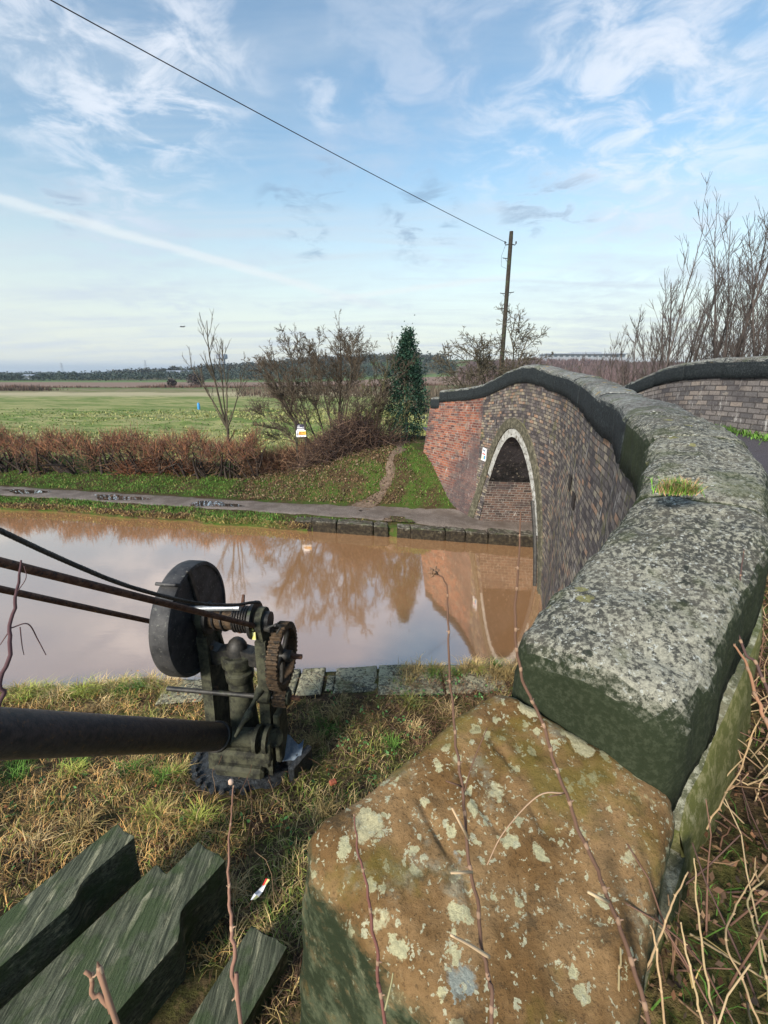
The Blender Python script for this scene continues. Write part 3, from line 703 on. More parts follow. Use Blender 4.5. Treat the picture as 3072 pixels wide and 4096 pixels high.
# iron rubbing strip on the near jamb and thin black patches set on the brickwork
b = MB(); pts = []
for z in np.linspace(-.1, 1.75, 9):
    yy = 11.03-1.85*(1-(max(z, 0)/2.98)**(1/.9))**.5; P, _, _ = face_pt(yy-.03, z, .03); pts.append(P)
b.tube(pts, .045, 6); b.build('rubbing_strip', M['iron'], bridge)
for (y, z) in ((5.6, 2.75), (6.2, 2.85)):
    b = MB(); P, s_, _ = face_pt(y, z, .004); P2, _, _ = face_pt(y+.22, z, .004); t_ = (P2-P); 
    b.add([P, P2, P2+Vector((0, 0, .2)), P+Vector((0, 0, .2)), P-Vector((.015, 0, 0)), P2-Vector((.015, 0, 0)), P2+Vector((-.015, 0, .2)), P+Vector((-.015, 0, .2))], [(0, 1, 2, 3), (4, 5, 6, 7), (0, 1, 5, 4), (3, 2, 6, 7), (0, 3, 7, 4), (1, 2, 6, 5)])
    b.build('wall_dark_patch', M['black'], bridge)
# the sloping end block, a rounded sandstone with uneven faces
def rounded_block(name, C8, n, r, m, parent, amp=.012, label=None, grooves=()):
    """C8: corners (u,v,w) bits -> Vector; u along, v across, w up"""
    lens = [(C8[1]-C8[0]).length, (C8[2]-C8[0]).length, (C8[4]-C8[0]).length]
    V = []; Fc = []; key = {}
    def vid(i, j, k):
        kk = (i, j, k)
        if kk in key: return key[kk]
        p = [(q/n)*l for q, l in zip((i, j, k), lens)]; c = [min(max(a, r), l-r) for a, l in zip(p, lens)]
        d = Vector([a-b_ for a, b_ in zip(p, c)])
        if d.length > 1e-9: d = d.normalized()*r
        q = [(a+b_)/l for a, b_, l in zip(c, d, lens)]
        u, v, w = q
        P = Vector((0, 0, 0))
        for t in range(8):
            f = (u if t & 1 else 1-u)*(v if t & 2 else 1-v)*(w if t & 4 else 1-w); P += C8[t]*f
        nr = d.normalized() if d.length > 1e-9 else Vector((0, 0, 1 if k == n else 0))
        P += (C8[1]-C8[0]).normalized()*nr.x*0
        dd = fbm(P, 2.6, 3)*amp*1.6+fbm(P, 9, 3)*amp+fbm(P, 30, 3)*amp*.35
        for (gu, gv, gl, ga, gd) in grooves:
            du, dv_ = u-gu, v-gv; al = du*math.cos(ga)+dv_*math.sin(ga); ac = -du*math.sin(ga)+dv_*math.cos(ga)
            if w > .9 and abs(al) < gl: dd -= gd*math.exp(-(ac/.014)**2)*(1-(al/gl)**2)
        Nw = (C8[1]-C8[0]).normalized()*nr.x+(C8[2]-C8[0]).normalized()*nr.y+Vector((0, 0, 1))*nr.z
        P += Nw*dd
        key[kk] = len(V); V.append(P); return key[kk]
    for a in range(3):
        for side in (0, n):
            for i in range(n):
                for j in range(n):
                    q = []
                    for (x, y) in ((i, j), (i+1, j), (i+1, j+1), (i, j+1)):
                        t = [0, 0, 0]; t[a] = side; t[(a+1) % 3] = x; t[(a+2) % 3] = y; q.append(vid(*t))
                    Fc.append(tuple(q) if side else tuple(reversed(q)))
    o = mesh_obj(name, V, Fc, m, parent, smooth=True)
    if label: o['label'] = label
    return o
A_, B_, C_, D_ = Vector((.352, 1.198, 3.515)), Vector((.752, .905, 3.43)), Vector((.30, .34, 3.25)), Vector((-.220, .820, 3.37))
ab = (B_-A_).normalized(); ad = (D_-A_).normalized()
lo = lambda p, dx, dy: Vector((p.x+dx, p.y+dy, 2.72))
C8 = [lo(A_, 0, 0), lo(D_, -.04, -.05), lo(B_, .01, .0), lo(C_, -.10, -.10), A_, D_, B_, C_]
rounded_block('coping_stone', C8, 120, .072, M['boulder'], bridge, amp=.0075, label='tapering ochre sandstone end block spotted with pale lichen',
              grooves=[(.30, .30, .13, 1.3, .010), (.48, .28, .12, 1.2, .011), (.66, .30, .14, 1.25, .014), (.42, .55, .08, 1.1, .008), (.52, .42, .10, 1.3, .009), (.74, .52, .07, 1.0, .008)])
# masonry carrying it
b = MB()
pl = [lo(A_, .03, -.03), lo(D_, .05, .0), lo(C_, -.04, .0), lo(B_, -.04, .03)]
b.add([Vector((p.x, p.y, z)) for z in (.6, 2.74) for p in pl], [(0, 1, 5, 4), (1, 2, 6, 5), (2, 3, 7, 6), (3, 0, 4, 7)])
mesh_obj('pier', b.V, b.F, M['brick_blue'], bridge, uvs=[(i*.6, v[2]) for i, v in enumerate(b.V)])
# battered footing course on the road side of the parapet, showing as a mossy band below the copings
M['footing'] = stone_mat('mossy_footing_stone', (.11, .115, .065), (.21, .195, .125), (.42, .41, .30), ((.10, .105, .030), (.21, .195, .085)), spk=(26, .50, .60), moss=(.07, .10, .022), mossamt=.6, sidelo=.3, sidehi=.8)
V = []; rowz = 7; tops = [(Vector((.0, .06, 3.05)), .07), (Vector((.16, .21, 3.07)), .07), (Vector((.36, .45, 3.10)), .08), (Vector((.57, .70, 3.14)), .09), (Vector((.745, .89, 3.22)), .12)]
for s_ in np.arange(.04, 3.2, .10):
    p_, tn_, rt_, _ = frame_at(FR1, float(s_)); q_ = p_+rt_*(WC+.012); tops.append((Vector((q_.x, q_.y, max(3.10, p_.z-TH-.0))), .13-.02*float(s_)))
for i, (q_, o_) in enumerate(tops):
    a_ = tops[max(i-1, 0)][0]; b_ = tops[min(i+1, len(tops)-1)][0]; t_ = (b_-a_); t_.z = 0; t_.normalize(); n_ = Vector((t_.y, -t_.x, 0))
    V.append(q_-n_*.06+Vector((0, 0, .015)))
    for k in range(rowz):
        f = k/(rowz-1); P_q = q_+n_*(o_*(.25+.75*f)); P_q.z = q_.z*(1-f)+2.86*f; P_q += n_*(fbm(P_q, 6, 3)*.016+fbm(P_q, 20, 2)*.006)+Vector((0, 0, fbm(P_q, 5, 2)*.008)); V.append(P_q)
nn = rowz+1
mesh_obj('footing_course', V, [(i*nn+k, i*nn+k+1, (i+1)*nn+k+1, (i+1)*nn+k) for i in range(len(tops)-1) for k in range(nn-1)], M['footing'], bridge, smooth=True)
# ------------------------------------------------------------------ road and verge on the bridge
xl_y = [-6, 0, .6, 1.05, 1.75, 2.5, 3.3, 4.05, 5.05, 5.95, 7.5, 9.2, 10.85, 12.93, 14.3, 15.8, 20, 40, 60]
xl_x = [-.7, -.35, .22, .70, 1.3, 1.7, 1.95, 2.27, 2.5, 2.8, 3.2, 3.5, 3.3, 3.0, 2.6, 2.2, 2.4, 3, 3]
xr_y = [-6, 2.6, 5.5, 8.45, 11, 12.4, 16, 60]; xr_x = [8.6, 7.5, 7.15, 6.8, 6.45, 6.4, 7.2, 7]
def road_xy(T, Y): l = np.interp(Y, xl_y, xl_x); r = np.interp(Y, xr_y, xr_x); return l+(r-l)*T, Y
tag(grid_obj('road', np.linspace(0, 1, 24), np.concatenate([np.arange(-6, 18, .2), np.arange(18, 60, 2)]), lambda X, Y: zroad(Y)+.04*vf(X, Y, 1.0)-.03, M['asphalt'], xyf=road_xy), kind='structure')
def verge_xy(T, Y):
    l = np.interp(Y, xl_y, xl_x); w = np.interp(Y, [-6, 1, 2.4, 3.2, 4.2, 8, 14], [3, 2.6, 1.6, .9, .42, .3, .3])+.15*(vf(Y, Y*0, 2)-.5); return l+w*T, Y
def verge_z(X, Y): return zroad(Y)+.02+(vf(X, Y, 2.2)-.35)*.14*npsm(3.6-Y, 0, .8)+.03*vf(X, Y, 7)
vg = grid_obj('verge', np.linspace(0, 1, 40), np.arange(-6, 14, .07), verge_z, M['near'], xyf=verge_xy); tag(vg, kind='structure')
# ================================================================== CANAL EDGES
def edging(parent, px_bounds, depth, zt, ybase, m, mode, hgt=.9, gap=.004):
    for i, (a, b) in enumerate(px_bounds):
        def X(px):                                       # pixel column on the water's edge line -> x
            lo_, hi_ = -20., 12.
            for _ in range(40):
                mid = (lo_+hi_)/2; y = float(ybase(mid)); P = Vector((mid, y, zt)); q = 384+F*mid/(CP*y-SP*(zt-CH))
                if q < px: lo_ = mid
                else: hi_ = mid
            return lo_
        x0, x1 = X(a)+gap, X(b)-gap; y0, y1 = float(ybase(x0)), float(ybase(x1)); s = mode
        dz = random.uniform(-.02, .02); dp = depth*random.uniform(.9, 1.1)
        C8 = [Vector((x0, y0, zt-hgt)), Vector((x1, y1, zt-hgt)), Vector((x0, y0+s*dp, zt-hgt)), Vector((x1, y1+s*dp, zt-hgt)),
              Vector((x0, y0, zt+dz)), Vector((x1, y1, zt+dz)), Vector((x0, y0+s*dp, zt+dz)), Vector((x1, y1+s*dp, zt+dz))]
        rounded_block('edging_stone', C8, 14 if mode > 0 else 30, .03, m, parent, amp=.010)
q = thing('canal_wall', 'dark stone edging along the towpath beside the bridge', 'canal wall', (0, 12.4, 0))
edging(q, [(294, 311.7), (311.7, 336.5), (336.5, 373.5), (373.5, 388.5), (397, 411), (411, 446), (446, 466), (466, 489), (489, 521), (521, 545)], .50, .31, lambda x: yedge(x)-.15, M['edge'], 1)
q2 = thing('canal_wall', 'pale lichened stone edging on the near bank behind the crane', 'canal wall', (-.5, 5.5, 0))
edging(q2, [(262, 302), (302, 327), (336, 378), (378, 440), (440, 500)], -.62, .47, lambda x: yne(x)+.06, M['edge_near'], 1)
edging(q2, [(170, 215)], -.5, .47, lambda x: yne(x)+.0, M['edge_near'], 1)
edging(q2, [(327, 336)], -.36, .47, lambda x: yne(x)-.13, M['edge_near'], 1)
# ================================================================== CRANE
O = Vector((-1.36, 3.80, 0)); ca = R(7); ex = Vector((math.cos(ca), -math.sin(ca), 0)); ey = Vector((-math.sin(ca), -math.cos(ca), 0)); ez = Vector((0, 0, 1))
def C(X, Y, z): return O+ex*X+ey*Y+ez*z
MX = Matrix((ex, ey, ez)).transposed()
crane = thing('hand_crane', 'black iron hand crane with round counterweight and toothed gear wheel on the near bank', 'crane', (-1.36, 3.80, .5))
def P_(b, name, m, parent=crane, sm_=True): 
    o = b.build(name, m, parent); return auto_smooth(o, 40) if sm_ else o
# base
b = MB(); n = 48; V = []; rr = [(.0, .62), (.30, .63), (.44, .61), (.50, .58), (.53, .50), (.54, .30)]
for (r, z) in rr:
    for k in range(n):
        a = 2*math.pi*k/n; rad = r*(1+.05*math.sin(5*a)); P = C(rad*math.cos(a)-.12, rad*math.sin(a)-.02, z); V.append(P+Vector((0, 0, .030*fbm(P, 9, 3)+.05*fbm(P, 3, 2))))
Fc = [(i*n+k, i*n+(k+1) % n, (i+1)*n+(k+1) % n, (i+1)*n+k) for i in range(len(rr)-1) for k in range(n)]
b.add(V, Fc)
bp = P_(b, 'base_plate', M['tar'])
for k in range(14):
    a = math.pi*(.35+.055*k*1.3); c = C(-.12+.44*math.cos(a), .43*math.sin(a), .635); b = MB(); b.tube([c-ez*.03, c+ez*.02, c+ez*.03], [.032, .032, .02], 8); P_(b, 'bolt', M['tar'], bp)
# column
b = MB(); zs = [(.5, .20), (.62, .19), (.66, .16), (.8, .15), (1.2, .128), (1.58, .112), (1.60, .13), (1.68, .135), (1.70, .115), (1.78, .115)]
b.tube([C(-.03, 0, z) for z, r in zs], [r for z, r in zs], 28); P_(b, 'column', M['iron_moss'])
b = MB(); b.tube([C(-.03, 0, z) for z in (1.80, 1.90, 1.96, 2.00, 2.025, 2.035)], [.105, .102, .092, .07, .042, .012], 24); P_(b, 'column_cap', M['iron'])
# side frames
def cheek(X, th):
    b = MB(); poly = [(-.30, .66), (.17, .66), (.15, .90), (.11, 1.25), (.10, 1.7), (.10, 2.05)]
    for k in range(0, 9): a = -.2+math.pi*(k/8)*1.12; poly.append((.02+.125*math.cos(a), 2.25+.125*math.sin(a)))
    poly += [(-.13, 2.0), (-.20, 1.75), (-.24, 1.3), (-.28, .95)]
    b.prism(poly, C(0, 0, 0), ey, ez, ex, X-th/2, X+th/2)
    fr = P_(b, 'side_frame', M['iron_moss'], sm_=False)
    b = MB()
    for (p0, p1) in (((.17, .66), (.13, 1.0)), ((.13, 1.0), (.105, 1.6)), ((.105, 1.6), (.10, 2.08)), ((-.29, .7), (-.25, 1.25)), ((-.25, 1.25), (-.19, 1.8)), ((-.19, 1.8), (-.11, 2.1))):
        a, c = C(X, p0[0], p0[1]), C(X, p1[0], p1[1]); b.prism([(-.05, -.018), (.05, -.018), (.05, .018), (-.05, .018)], a, ex, ey, (c-a).normalized(), -.01, (c-a).length)
    P_(b, 'flange_rib', M['iron_moss'], fr, False)
    b = MB(); b.tube([C(X-th/2-.05, .02, 2.25), C(X-th/2-.05, .02, 2.25)+ex*.005, C(X+th/2+.05, .02, 2.25)], [.07, .085, .085], 20); P_(b, 'bearing', M['iron'], fr)
    for z in (1.05, 1.5, 1.95): b = MB(); b.tube([C(X+th/2, .06, z), C(X+th/2+.04, .06, z)], .025, 6); P_(b, 'bolt', M['rustgear'], fr, False)
    return fr
cheek(-.31, .055); cheek(.25, .06)
# crossbeam with hub
b = MB()
top = [(-.31, 2.0), (-.27, 1.94), (-.20, 1.915), (-.13, 1.93), (-.03, 1.96), (.07, 1.93), (.14, 1.915), (.20, 1.94), (.25, 2.0)]
b.prism(top+[(.25, 1.76), (.1, 1.79), (-.16, 1.79), (-.31, 1.76)], C(0, 0, 0), ex, ez, ey, -.06, .075); P_(b, 'crossbeam', M['iron'], sm_=False)
b = MB(); b.tube([C(-.03, 0, z) for z in (1.755, 1.77, 1.86, 1.875)], [.145, .155, .155, .14], 28); P_(b, 'pivot_collar', M['iron_moss'])
# foot casting and jib socket
b = MB(); b.box(C(-.02, .02, .80), (.62, .36, .16), MX, .03); b.box(C(-.02, .16, .70), (.50, .22, .12), MX, .03); P_(b, 'foot_casting', M['iron_moss'], sm_=False)
P0 = PD(253, 737, 4.55); P1 = PD(0, 733.5, 2.3); jd = (P1-P0)
soc = MB(); a = PD(276, 738, 4.30); soc.tube([a, a.lerp(P0, .1), PD(230, 737, 4.38), PD(222, 737, 4.36), PD(214, 736.5, 4.30)], [.080, .088, .09, .105, .12], 24); P_(soc, 'jib_socket', M['iron_moss'])
for px in (268, 258): 
    c = PD(px, 739, 4.28); b = MB(); b.tube([c-ex*.02, c-ex*.018, c+ex*.018, c+ex*.02], [.11, .125, .125, .11], 20); P_(b, 'clamp_band', M['iron_moss'])
c = PD(268, 752, 4.25); b = MB(); b.box(c, (.06, .07, .22), MX, .012); P_(b, 'clamp_lug', M['iron_moss'], sm_=False)
b = MB(); J0_ = PD(219, 736.5, 4.33); L = 1.75; pts = [J0_+(P1-J0_)*t for t in np.linspace(0, L, 14)]
b.tube(pts, list(np.linspace(.124, .118, 14)), 32); jib = P_(b, 'jib', M['jib'])
b = MB(); u = (P1-J0_).normalized(); b.tube([J0_-u*.02, J0_+u*.0, J0_+u*.05, J0_+u*.06], [.12, .137, .137, .125], 28); P_(b, 'collar', M['iron'], jib)
# tie rods
def lin(pts, r, nseg=6, ext=1.0, n=10):
    """pts: (px,py,D); 1/D interpolation along the pixels"""
    return [PD(*p) for p in pts]
r1a, r1b = PD(261, 627.5, 4.22), PD(0, 562, 2.1); rod = MB(); rod.tube([r1a+(r1b-r1a)*t for t in (0, .5, 1, 1.3)], .0225, 12); P_(rod, 'tie_rod', M['rust'])
r2a, r2b = PD(169, 625.5, 4.62), PD(0, 589, 2.9); rod = MB(); rod.tube([r2a+(r2b-r2a)*t for t in (0, .5, 1, 1.6)], .0225, 12); P_(rod, 'tie_rod', M['rust'])
e = MB(); e.tube([PD(174, 627, 4.62), PD(168, 625.5, 4.6), PD(163, 624, 4.57)], [.02, .035, .022], 10); e.tube([PD(172, 626.5, 4.6), PD(190, 629.5, 4.55), PD(204, 632, 4.48)], [.022, .022, .03], 8); P_(e, 'rod_eye', M['iron'])
e = MB(); e.tube([PD(170, 625, 4.58), PD(200, 624, 4.45), PD(238, 624, 4.25)], .014, 8); P_(e, 'link_bar', M['rust'])
e = MB(); e.tube([PD(258, 626.5, 4.2), PD(272, 629, 4.12)], [.03, .035], 10); P_(e, 'rod_bracket', M['iron'])
e = MB(); e.tube([PD(243.5, 595, 4.28), PD(242.5, 606, 4.22), PD(241, 622, 4.2), PD(240, 633, 4.2)], [.014, .02, .022, .018], 8)
e.tube([PD(236, 621, 4.2), PD(247, 622, 4.18)], .02, 8); e.tube([PD(236, 628, 4.2), PD(247, 629, 4.18)], .014, 8); P_(e, 'hanger_clamp', M['rust'])
# drum, pipe, flange
b = MB(); b.tube([C(-.30, .02, 2.25), C(.22, .02, 2.25)], .105, 28); dr = P_(b, 'rope_drum', M['rustgear'])
b = MB(); b.tube([C(.165, .02, 2.25), C(.167, .02, 2.25), C(.195, .02, 2.25), C(.197, .02, 2.25)], [.15, .175, .175, .15], 28); P_(b, 'drum_flange', M['iron'], dr)
b = MB(); b.tube([C(-.27, .02, 2.25), C(-.265, .02, 2.25), C(-.235, .02, 2.25), C(-.23, .02, 2.25)], [.12, .15, .15, .12], 24); P_(b, 'drum_flange', M['iron'], dr)
b = MB(); hp = []
for k in range(180): a = k*.21; hp.append(C(.0+.145*k/180, .02+.116*math.sin(a), 2.25+.116*math.cos(a)))
b.tube(hp, .010, 6); hp = []
for k in range(60): a = k*.21; hp.append(C(-.20+.16*k/60, .02+.114*math.sin(a), 2.25+.114*math.cos(a)))
b.tube(hp, .010, 6); P_(b, 'rope_coils', M['rope'], dr)
b = MB(); b.tube([PD(180, 609, 4.10), PD(240, 607.8, 3.98)], .025, 14); P_(b, 'white_pipe', M['pipe'])
b = MB(); b.tube([PD(179, 609, 4.10), PD(181, 609, 4.10)], .030, 10); P_(b, 'pipe_end', M['rust'])
pp = [(0, 530.6, 1), (60, 558.5, 1), (120.5, 583.6, 1), (168.7, 597.5, 1), (200, 603.5, 1), (217, 604.8, 1), (237, 604.8, 1), (252, 602.5, 1), (259, 602.8, 1)]
def Dl(px): return 1/(1/2.0+(1/4.22-1/2.0)*px/262)
rp = [PD(a, c, Dl(a)) for a, c, _ in pp]; rp = [rp[0]+(rp[0]-rp[1])*1.2]+rp
rp2, _ = catmull(rp, 8); b = MB(); b.tube(rp2, .0125, 8); wr = P_(b, 'wire_rope', M['rope'])
b = MB()      # the rope's outer strands
for ph in range(3):
    pts = []; 
    for i in range(len(rp2)-1):
        for kk in range(5):
            p = rp2[i].lerp(rp2[i+1], kk/5); tt = (rp2[i+1]-rp2[i]).normalized(); o_ = tt.orthogonal().normalized(); w_ = tt.cross(o_); a = ph*2.09+(i*5+kk)*.9; pts.append(p+(o_*math.cos(a)+w_*math.sin(a))*.0095)
    b.tube(pts, .0052, 4)
P_(b, 'rope_strands', M['rope'], wr)
# counterweight disc
b = MB(); n = 72; c0 = (-.02, 2.21)
prof = [(.0, -.56), (.50, -.56), (.525, -.545), (.535, -.52), (.535, -.40), (.525, -.375), (.495, -.37), (.485, -.385), (.10, -.39), (.0, -.39)]
V = [C(X, c0[0]+r*math.sin(2*math.pi*k/n), c0[1]+r*math.cos(2*math.pi*k/n)) for (r, X) in prof for k in range(n)]
b.add(V, [(i*n+k, i*n+(k+1) % n, (i+1)*n+(k+1) % n, (i+1)*n+k) for i in range(len(prof)-1) for k in range(n)]); dc = P_(b, 'counterweight', M['disc'])
b = MB(); b.box(C(-.375, .02, 2.52), (.03, .055, .46), MX@Matrix.Rotation(R(-14), 3, 'X'), .008); P_(b, 'slot_bar', M['iron'], dc, False)
b = MB(); b.box(C(-.46, .26, 2.68), (.19, .10, .03), MX@Matrix.Rotation(R(28), 3, 'X'), .008); P_(b, 'rim_lug', M['disc'], dc, False)
b = MB(); b.tube([C(-.40, .02, 2.25), C(-.27, .02, 2.25)], .055, 16); P_(b, 'axle', M['iron'], dc)
# gears
def gear(X0, X1, Yc, zc, r, nt, hole, name, m, parent=crane, spokes=5, tooth=.026):
    b = MB(); prof = []
    for k in range(nt):
        for (f, rr_) in ((0, r-tooth), (.22, r-tooth), (.34, r), (.66, r), (.78, r-tooth)):
            a = 2*math.pi*(k+f)/nt; prof.append((Yc+rr_*math.sin(a), zc+rr_*math.cos(a)))
    N = len(prof); inn = [(Yc+hole*math.sin(2*math.pi*k/N), zc+hole*math.cos(2*math.pi*k/N)) for k in range(N)]
    V = [C(X, y, z) for X in (X0, X1) for (y, z) in prof]+[C(X, y, z) for X in (X0, X1) for (y, z) in inn]
    Fc = [(k, (k+1) % N, N+(k+1) % N, N+k) for k in range(N)]+[(2*N+k, 3*N+k, 3*N+(k+1) % N, 2*N+(k+1) % N) for k in range(N)]
    Fc += [(N+k, N+(k+1) % N, 3*N+(k+1) % N, 3*N+k) for k in range(N)]+[(k, 2*N+k, 2*N+(k+1) % N, (k+1) % N) for k in range(N)]
    b.add(V, Fc); g = P_(b, name, m, parent, False)
    for k in range(spokes):
        a = 2*math.pi*k/spokes+.4; d = ey*math.sin(a)+ez*math.cos(a); t_ = ex.cross(d); b = MB(); c = C((X0+X1)/2, Yc, zc)+d*(hole/2)
        b.box(c, (.035, .05, hole), Matrix((ex, t_, d)).transposed(), .006); P_(b, 'spoke', M['iron'], g, False)
    return g
g = gear(.36, .46, .0, 1.88, .315, 46, .255, 'gear_wheel', M['rustgear'])
b = MB(); b.tube([C(.28, 0, 1.88), C(.50, 0, 1.88)], .055, 16); P_(b, 'hub', M['iron'], g)
b = MB(); b.tube([C(.50, 0, 1.88), C(.60, 0, 1.88)], .024, 4); P_(b, 'shaft_end', M['rust'], g, False)
g2 = gear(.35, .47, .10, 1.50, .095, 12, .03, 'pinion', M['rustgear'], spokes=0, tooth=.022)
b = MB(); b.tube([C(.47, .10, 1.50), C(.49, .10, 1.50), C(.50, .10, 1.50)], [.07, .07, .03], 16); P_(b, 'washer', M['iron_moss'], g2)
b = MB(); b.tube([C(.49, .10, 1.50), C(.59, .10, 1.50)], .022, 4); P_(b, 'shaft_end', M['rust'], g2, False)
b = MB(); b.tube([C(-.72, .12, 1.50), C(-.4, .12, 1.50), C(.35, .12, 1.50)], .024, 12); P_(b, 'cross_shaft', M['iron'])
b = MB(); b.tube([C(.18, .12, 1.50), C(.20, .12, 1.50), C(.30, .12, 1.50), C(.32, .12, 1.50)], [.04, .06, .06, .04], 12); P_(b, 'shaft_boss', M['iron_moss'])
b = MB(); b.tube([PD(260, 690, 4.15), PD(255, 700, 4.08), PD(251, 708, 4.0), PD(248.5, 715, 3.98), PD(243, 722, 3.95), PD(235, 737, 3.9)], [.045, .018, .020, .038, .022, .012], 10); P_(b, 'hand_lever', M['iron_moss'])
b = MB(); b.tube([PD(268, 628, 4.1), PD(276, 624, 4.1), PD(281, 627, 4.1), PD(277, 633, 4.1)], .010, 6); P_(b, 'pawl_wire', M['iron'])
b = MB(); b.box(C(.36, .05, 1.05), (.06, .22, .55), MX, .015); P_(b, 'outer_stay', M['iron_moss'], sm_=False)
b = MB(); b.box(C(.40, -.06, .66), (.26, .16, .16), MX@Matrix.Rotation(.2, 3, 'Z'), .03); b.box(C(.52, .0, .60), (.07, .34, .26), MX@Matrix.Rotation(.35, 3, 'Z'), .02); P_(b, 'broken_lug', M['tar'], sm_=False)
# tag and cloth hang on the crane: things of their own
b = MB(); c = PD(254, 636, 4.12); b.box(c, (.035, .012, .075), MX, .003); b.tube([PD(253, 624, 4.16), PD(251, 627, 4.13), PD(253, 631, 4.12)], .014, 6)
tag(b.build('ribbon_tag', M['tag_y']), 'small yellow tag tied to the upper tie rod of the crane', 'tag')
V = []; n = 10
for i in range(n+1):
    for j in range(n+1):
        u, v = i/n, j/n; P = C(.36+.17*u, -.02-.1*u+.14*v, .76+.07*math.sin(5*u+1)*(1-v)+.13*(1-v)-.05*u); V.append(P+Vector((0, 0, .02*fbm(P, 14, 2))))
tag(mesh_obj('rag', V, [(i*(n+1)+j, (i+1)*(n+1)+j, (i+1)*(n+1)+j+1, i*(n+1)+j+1) for i in range(n) for j in range(n)], M['cloth'], smooth=True), 'crumpled faded blue rag at the foot of the crane', 'rag')
# ================================================================== TIMBERS
def timber(end_l, direction, W_, z, th, length, neck, label, tilt=0.0, roll=0.0):
    d = Vector((direction[0], direction[1], 0)).normalized(); wv = Vector((-d.y, d.x, 0)); 
    outl = [(0, 0)]
    nk = W_-neck; right = [(0, nk), (.30, nk), (.34, nk+neck*.10), (.37, nk+neck*.35), (.40, nk+neck*.70), (.44, W_-.003), (.50, W_)] if neck > 0 else [(0, W_)]
    prof_r = right+[(length*.7, W_), (length, W_)]
    us = sorted(set([0, .004, .02]+[u for u, _ in prof_r]+list(np.arange(.1, length, .12)))); V = []; nw = 14; Fc = []
    def wr(u):
        return float(np.interp(u, [p[0] for p in prof_r], [p[1] for p in prof_r]))
    E = Vector(end_l); E.z = z
    ring = []
    for u in us:
        w1 = wr(u); sec = []
        e = .012 if u == 0 else 0
        for k in range(nw+1): sec.append((e+(w1-2*e)*k/nw, -e*.5, 1))
        for k in range(1, 5): sec.append((w1-e, -th*k/4+ (e if k == 4 else 0), 0))
        for k in range(nw-1, -1, -1): sec.append((e+(w1-2*e)*k/nw, -th, 0))
        for k in range(3, 0, -1): sec.append((e, -th*k/4, 0))
        for (w, h, top_) in sec:
            P = E+d*u+wv*w+Vector((0, 0, h+tilt*u+roll*(w-W_/2)))
            g_ = fbm((u*.5, w*40, z*3), 1, 3)*.004 if top_ else 0
            crack = -.012*math.exp(-((w-W_*.55-.01*math.sin(u*3))/.004)**2)*(1 if .2 < u < 1.0 else 0) if top_ else 0
            P = P+Vector((0, 0, g_+crack))+wv*fbm(P, 5, 2)*.003+d*(.012*fbm((w*12, h*9, z), 1, 2) if u < .03 else 0)
            V.append(P)
        ring.append(len(sec))
    n = ring[0]; m_ = len(us)
    Fc = [(i*n+k, i*n+(k+1) % n, (i+1)*n+(k+1) % n, (i+1)*n+k) for i in range(m_-1) for k in range(n)]+[tuple(reversed(range(n))), tuple(range((m_-1)*n, m_*n))]
    o = mesh_obj('timber_plank', V, Fc, M['wood']); auto_smooth(o, 50)
    return tag(o, label, 'timber plank', 'heavy timber planks stacked on the bank')
dt = (-.50, -.866)
timber(PZ(118, 823.5, 1.42), (-.53, -.85), .28, 1.42, .36, 2.6, .085, 'weathered green plank with notched end, leftmost of the stack')
timber(PZ(157, 864, 1.31), (-.53, -.85), .24, 1.31, .30, 2.6, 0, 'low flat plank lying in the gap between two taller planks')
timber(PZ(199, 841.5, 1.40), (-.50, -.866), .37, 1.40, .42, 2.6, .12, 'broad cracked plank with a deep curved notch, tallest in the stack')
timber(PZ(252, 925, 1.22), (-.42, -.90), .26, 1.22, .34, 2.4, 0, 'lower plank with a square end beside the sandstone block')
b = MB(); 
for (u, z_) in ((.75, .92), (1.9, 1.0)):
    c = PZ(160, 850, 1.0)+Vector((-.5*u, -.866*u, 0)); c.z = z_; b.box(c+Vector((.1, 0, -.05)), (1.25, .18, .22), Matrix.Rotation(R(-30), 3, 'Z'), .02)
tag(b.build('timber_bearer', M['wood']), 'dark cross bearer under the stacked planks', 'bearer')
# ================================================================== VEGETATION
class Twigs:
    """fast collector of tapered branches"""
    def __init__(s): s.V = []; s.L = []; s.C = []; s.n = 0
    def tube(s, pts, r0, r1, sides, c):
        pts = np.asarray(pts); m = len(pts); T = np.gradient(pts, axis=0); T /= np.linalg.norm(T, axis=1)[:, None]+1e-9
        ref = np.array([.31, .22, .92]) if abs(T[0, 2]) < .8 else np.array([1., .1, 0]); U = np.cross(T, ref); U /= np.linalg.norm(U, axis=1)[:, None]+1e-9; Wv = np.cross(T, U)
        r = np.linspace(r0, r1, m)[:, None, None]; a = np.arange(sides)*2*np.pi/sides
        ring = pts[:, None, :]+r*(np.cos(a)[None, :, None]*U[:, None, :]+np.sin(a)[None, :, None]*Wv[:, None, :])
        s.V.append(ring.reshape(-1, 3)); i, k = np.meshgrid(np.arange(m-1), np.arange(sides), indexing='ij'); k2 = (k+1) % sides
        s.L.append((np.stack([i*sides+k, i*sides+k2, (i+1)*sides+k2, (i+1)*sides+k], -1).reshape(-1)+s.n)); s.n += m*sides
        s.C.append(np.tile(np.asarray(c), (m*sides, 1)))
    def build(s, name, m, parent=None, **kw):
        L = np.concatenate(s.L); return mesh_obj(name, np.concatenate(s.V), (L, np.full(len(L)//4, 4)), m, parent, smooth=True, cols=np.concatenate(s.C), **kw)
def wander(p, d, L, n, wob, up, r):
    pts = [np.array(p)]; d = np.array(d)/np.linalg.norm(d)
    for i in range(n):
        d = d+r.normal(0, wob, 3)+np.array([0, 0, up]); d /= np.linalg.norm(d); pts.append(pts[-1]+d*L/n)
    return np.array(pts), d
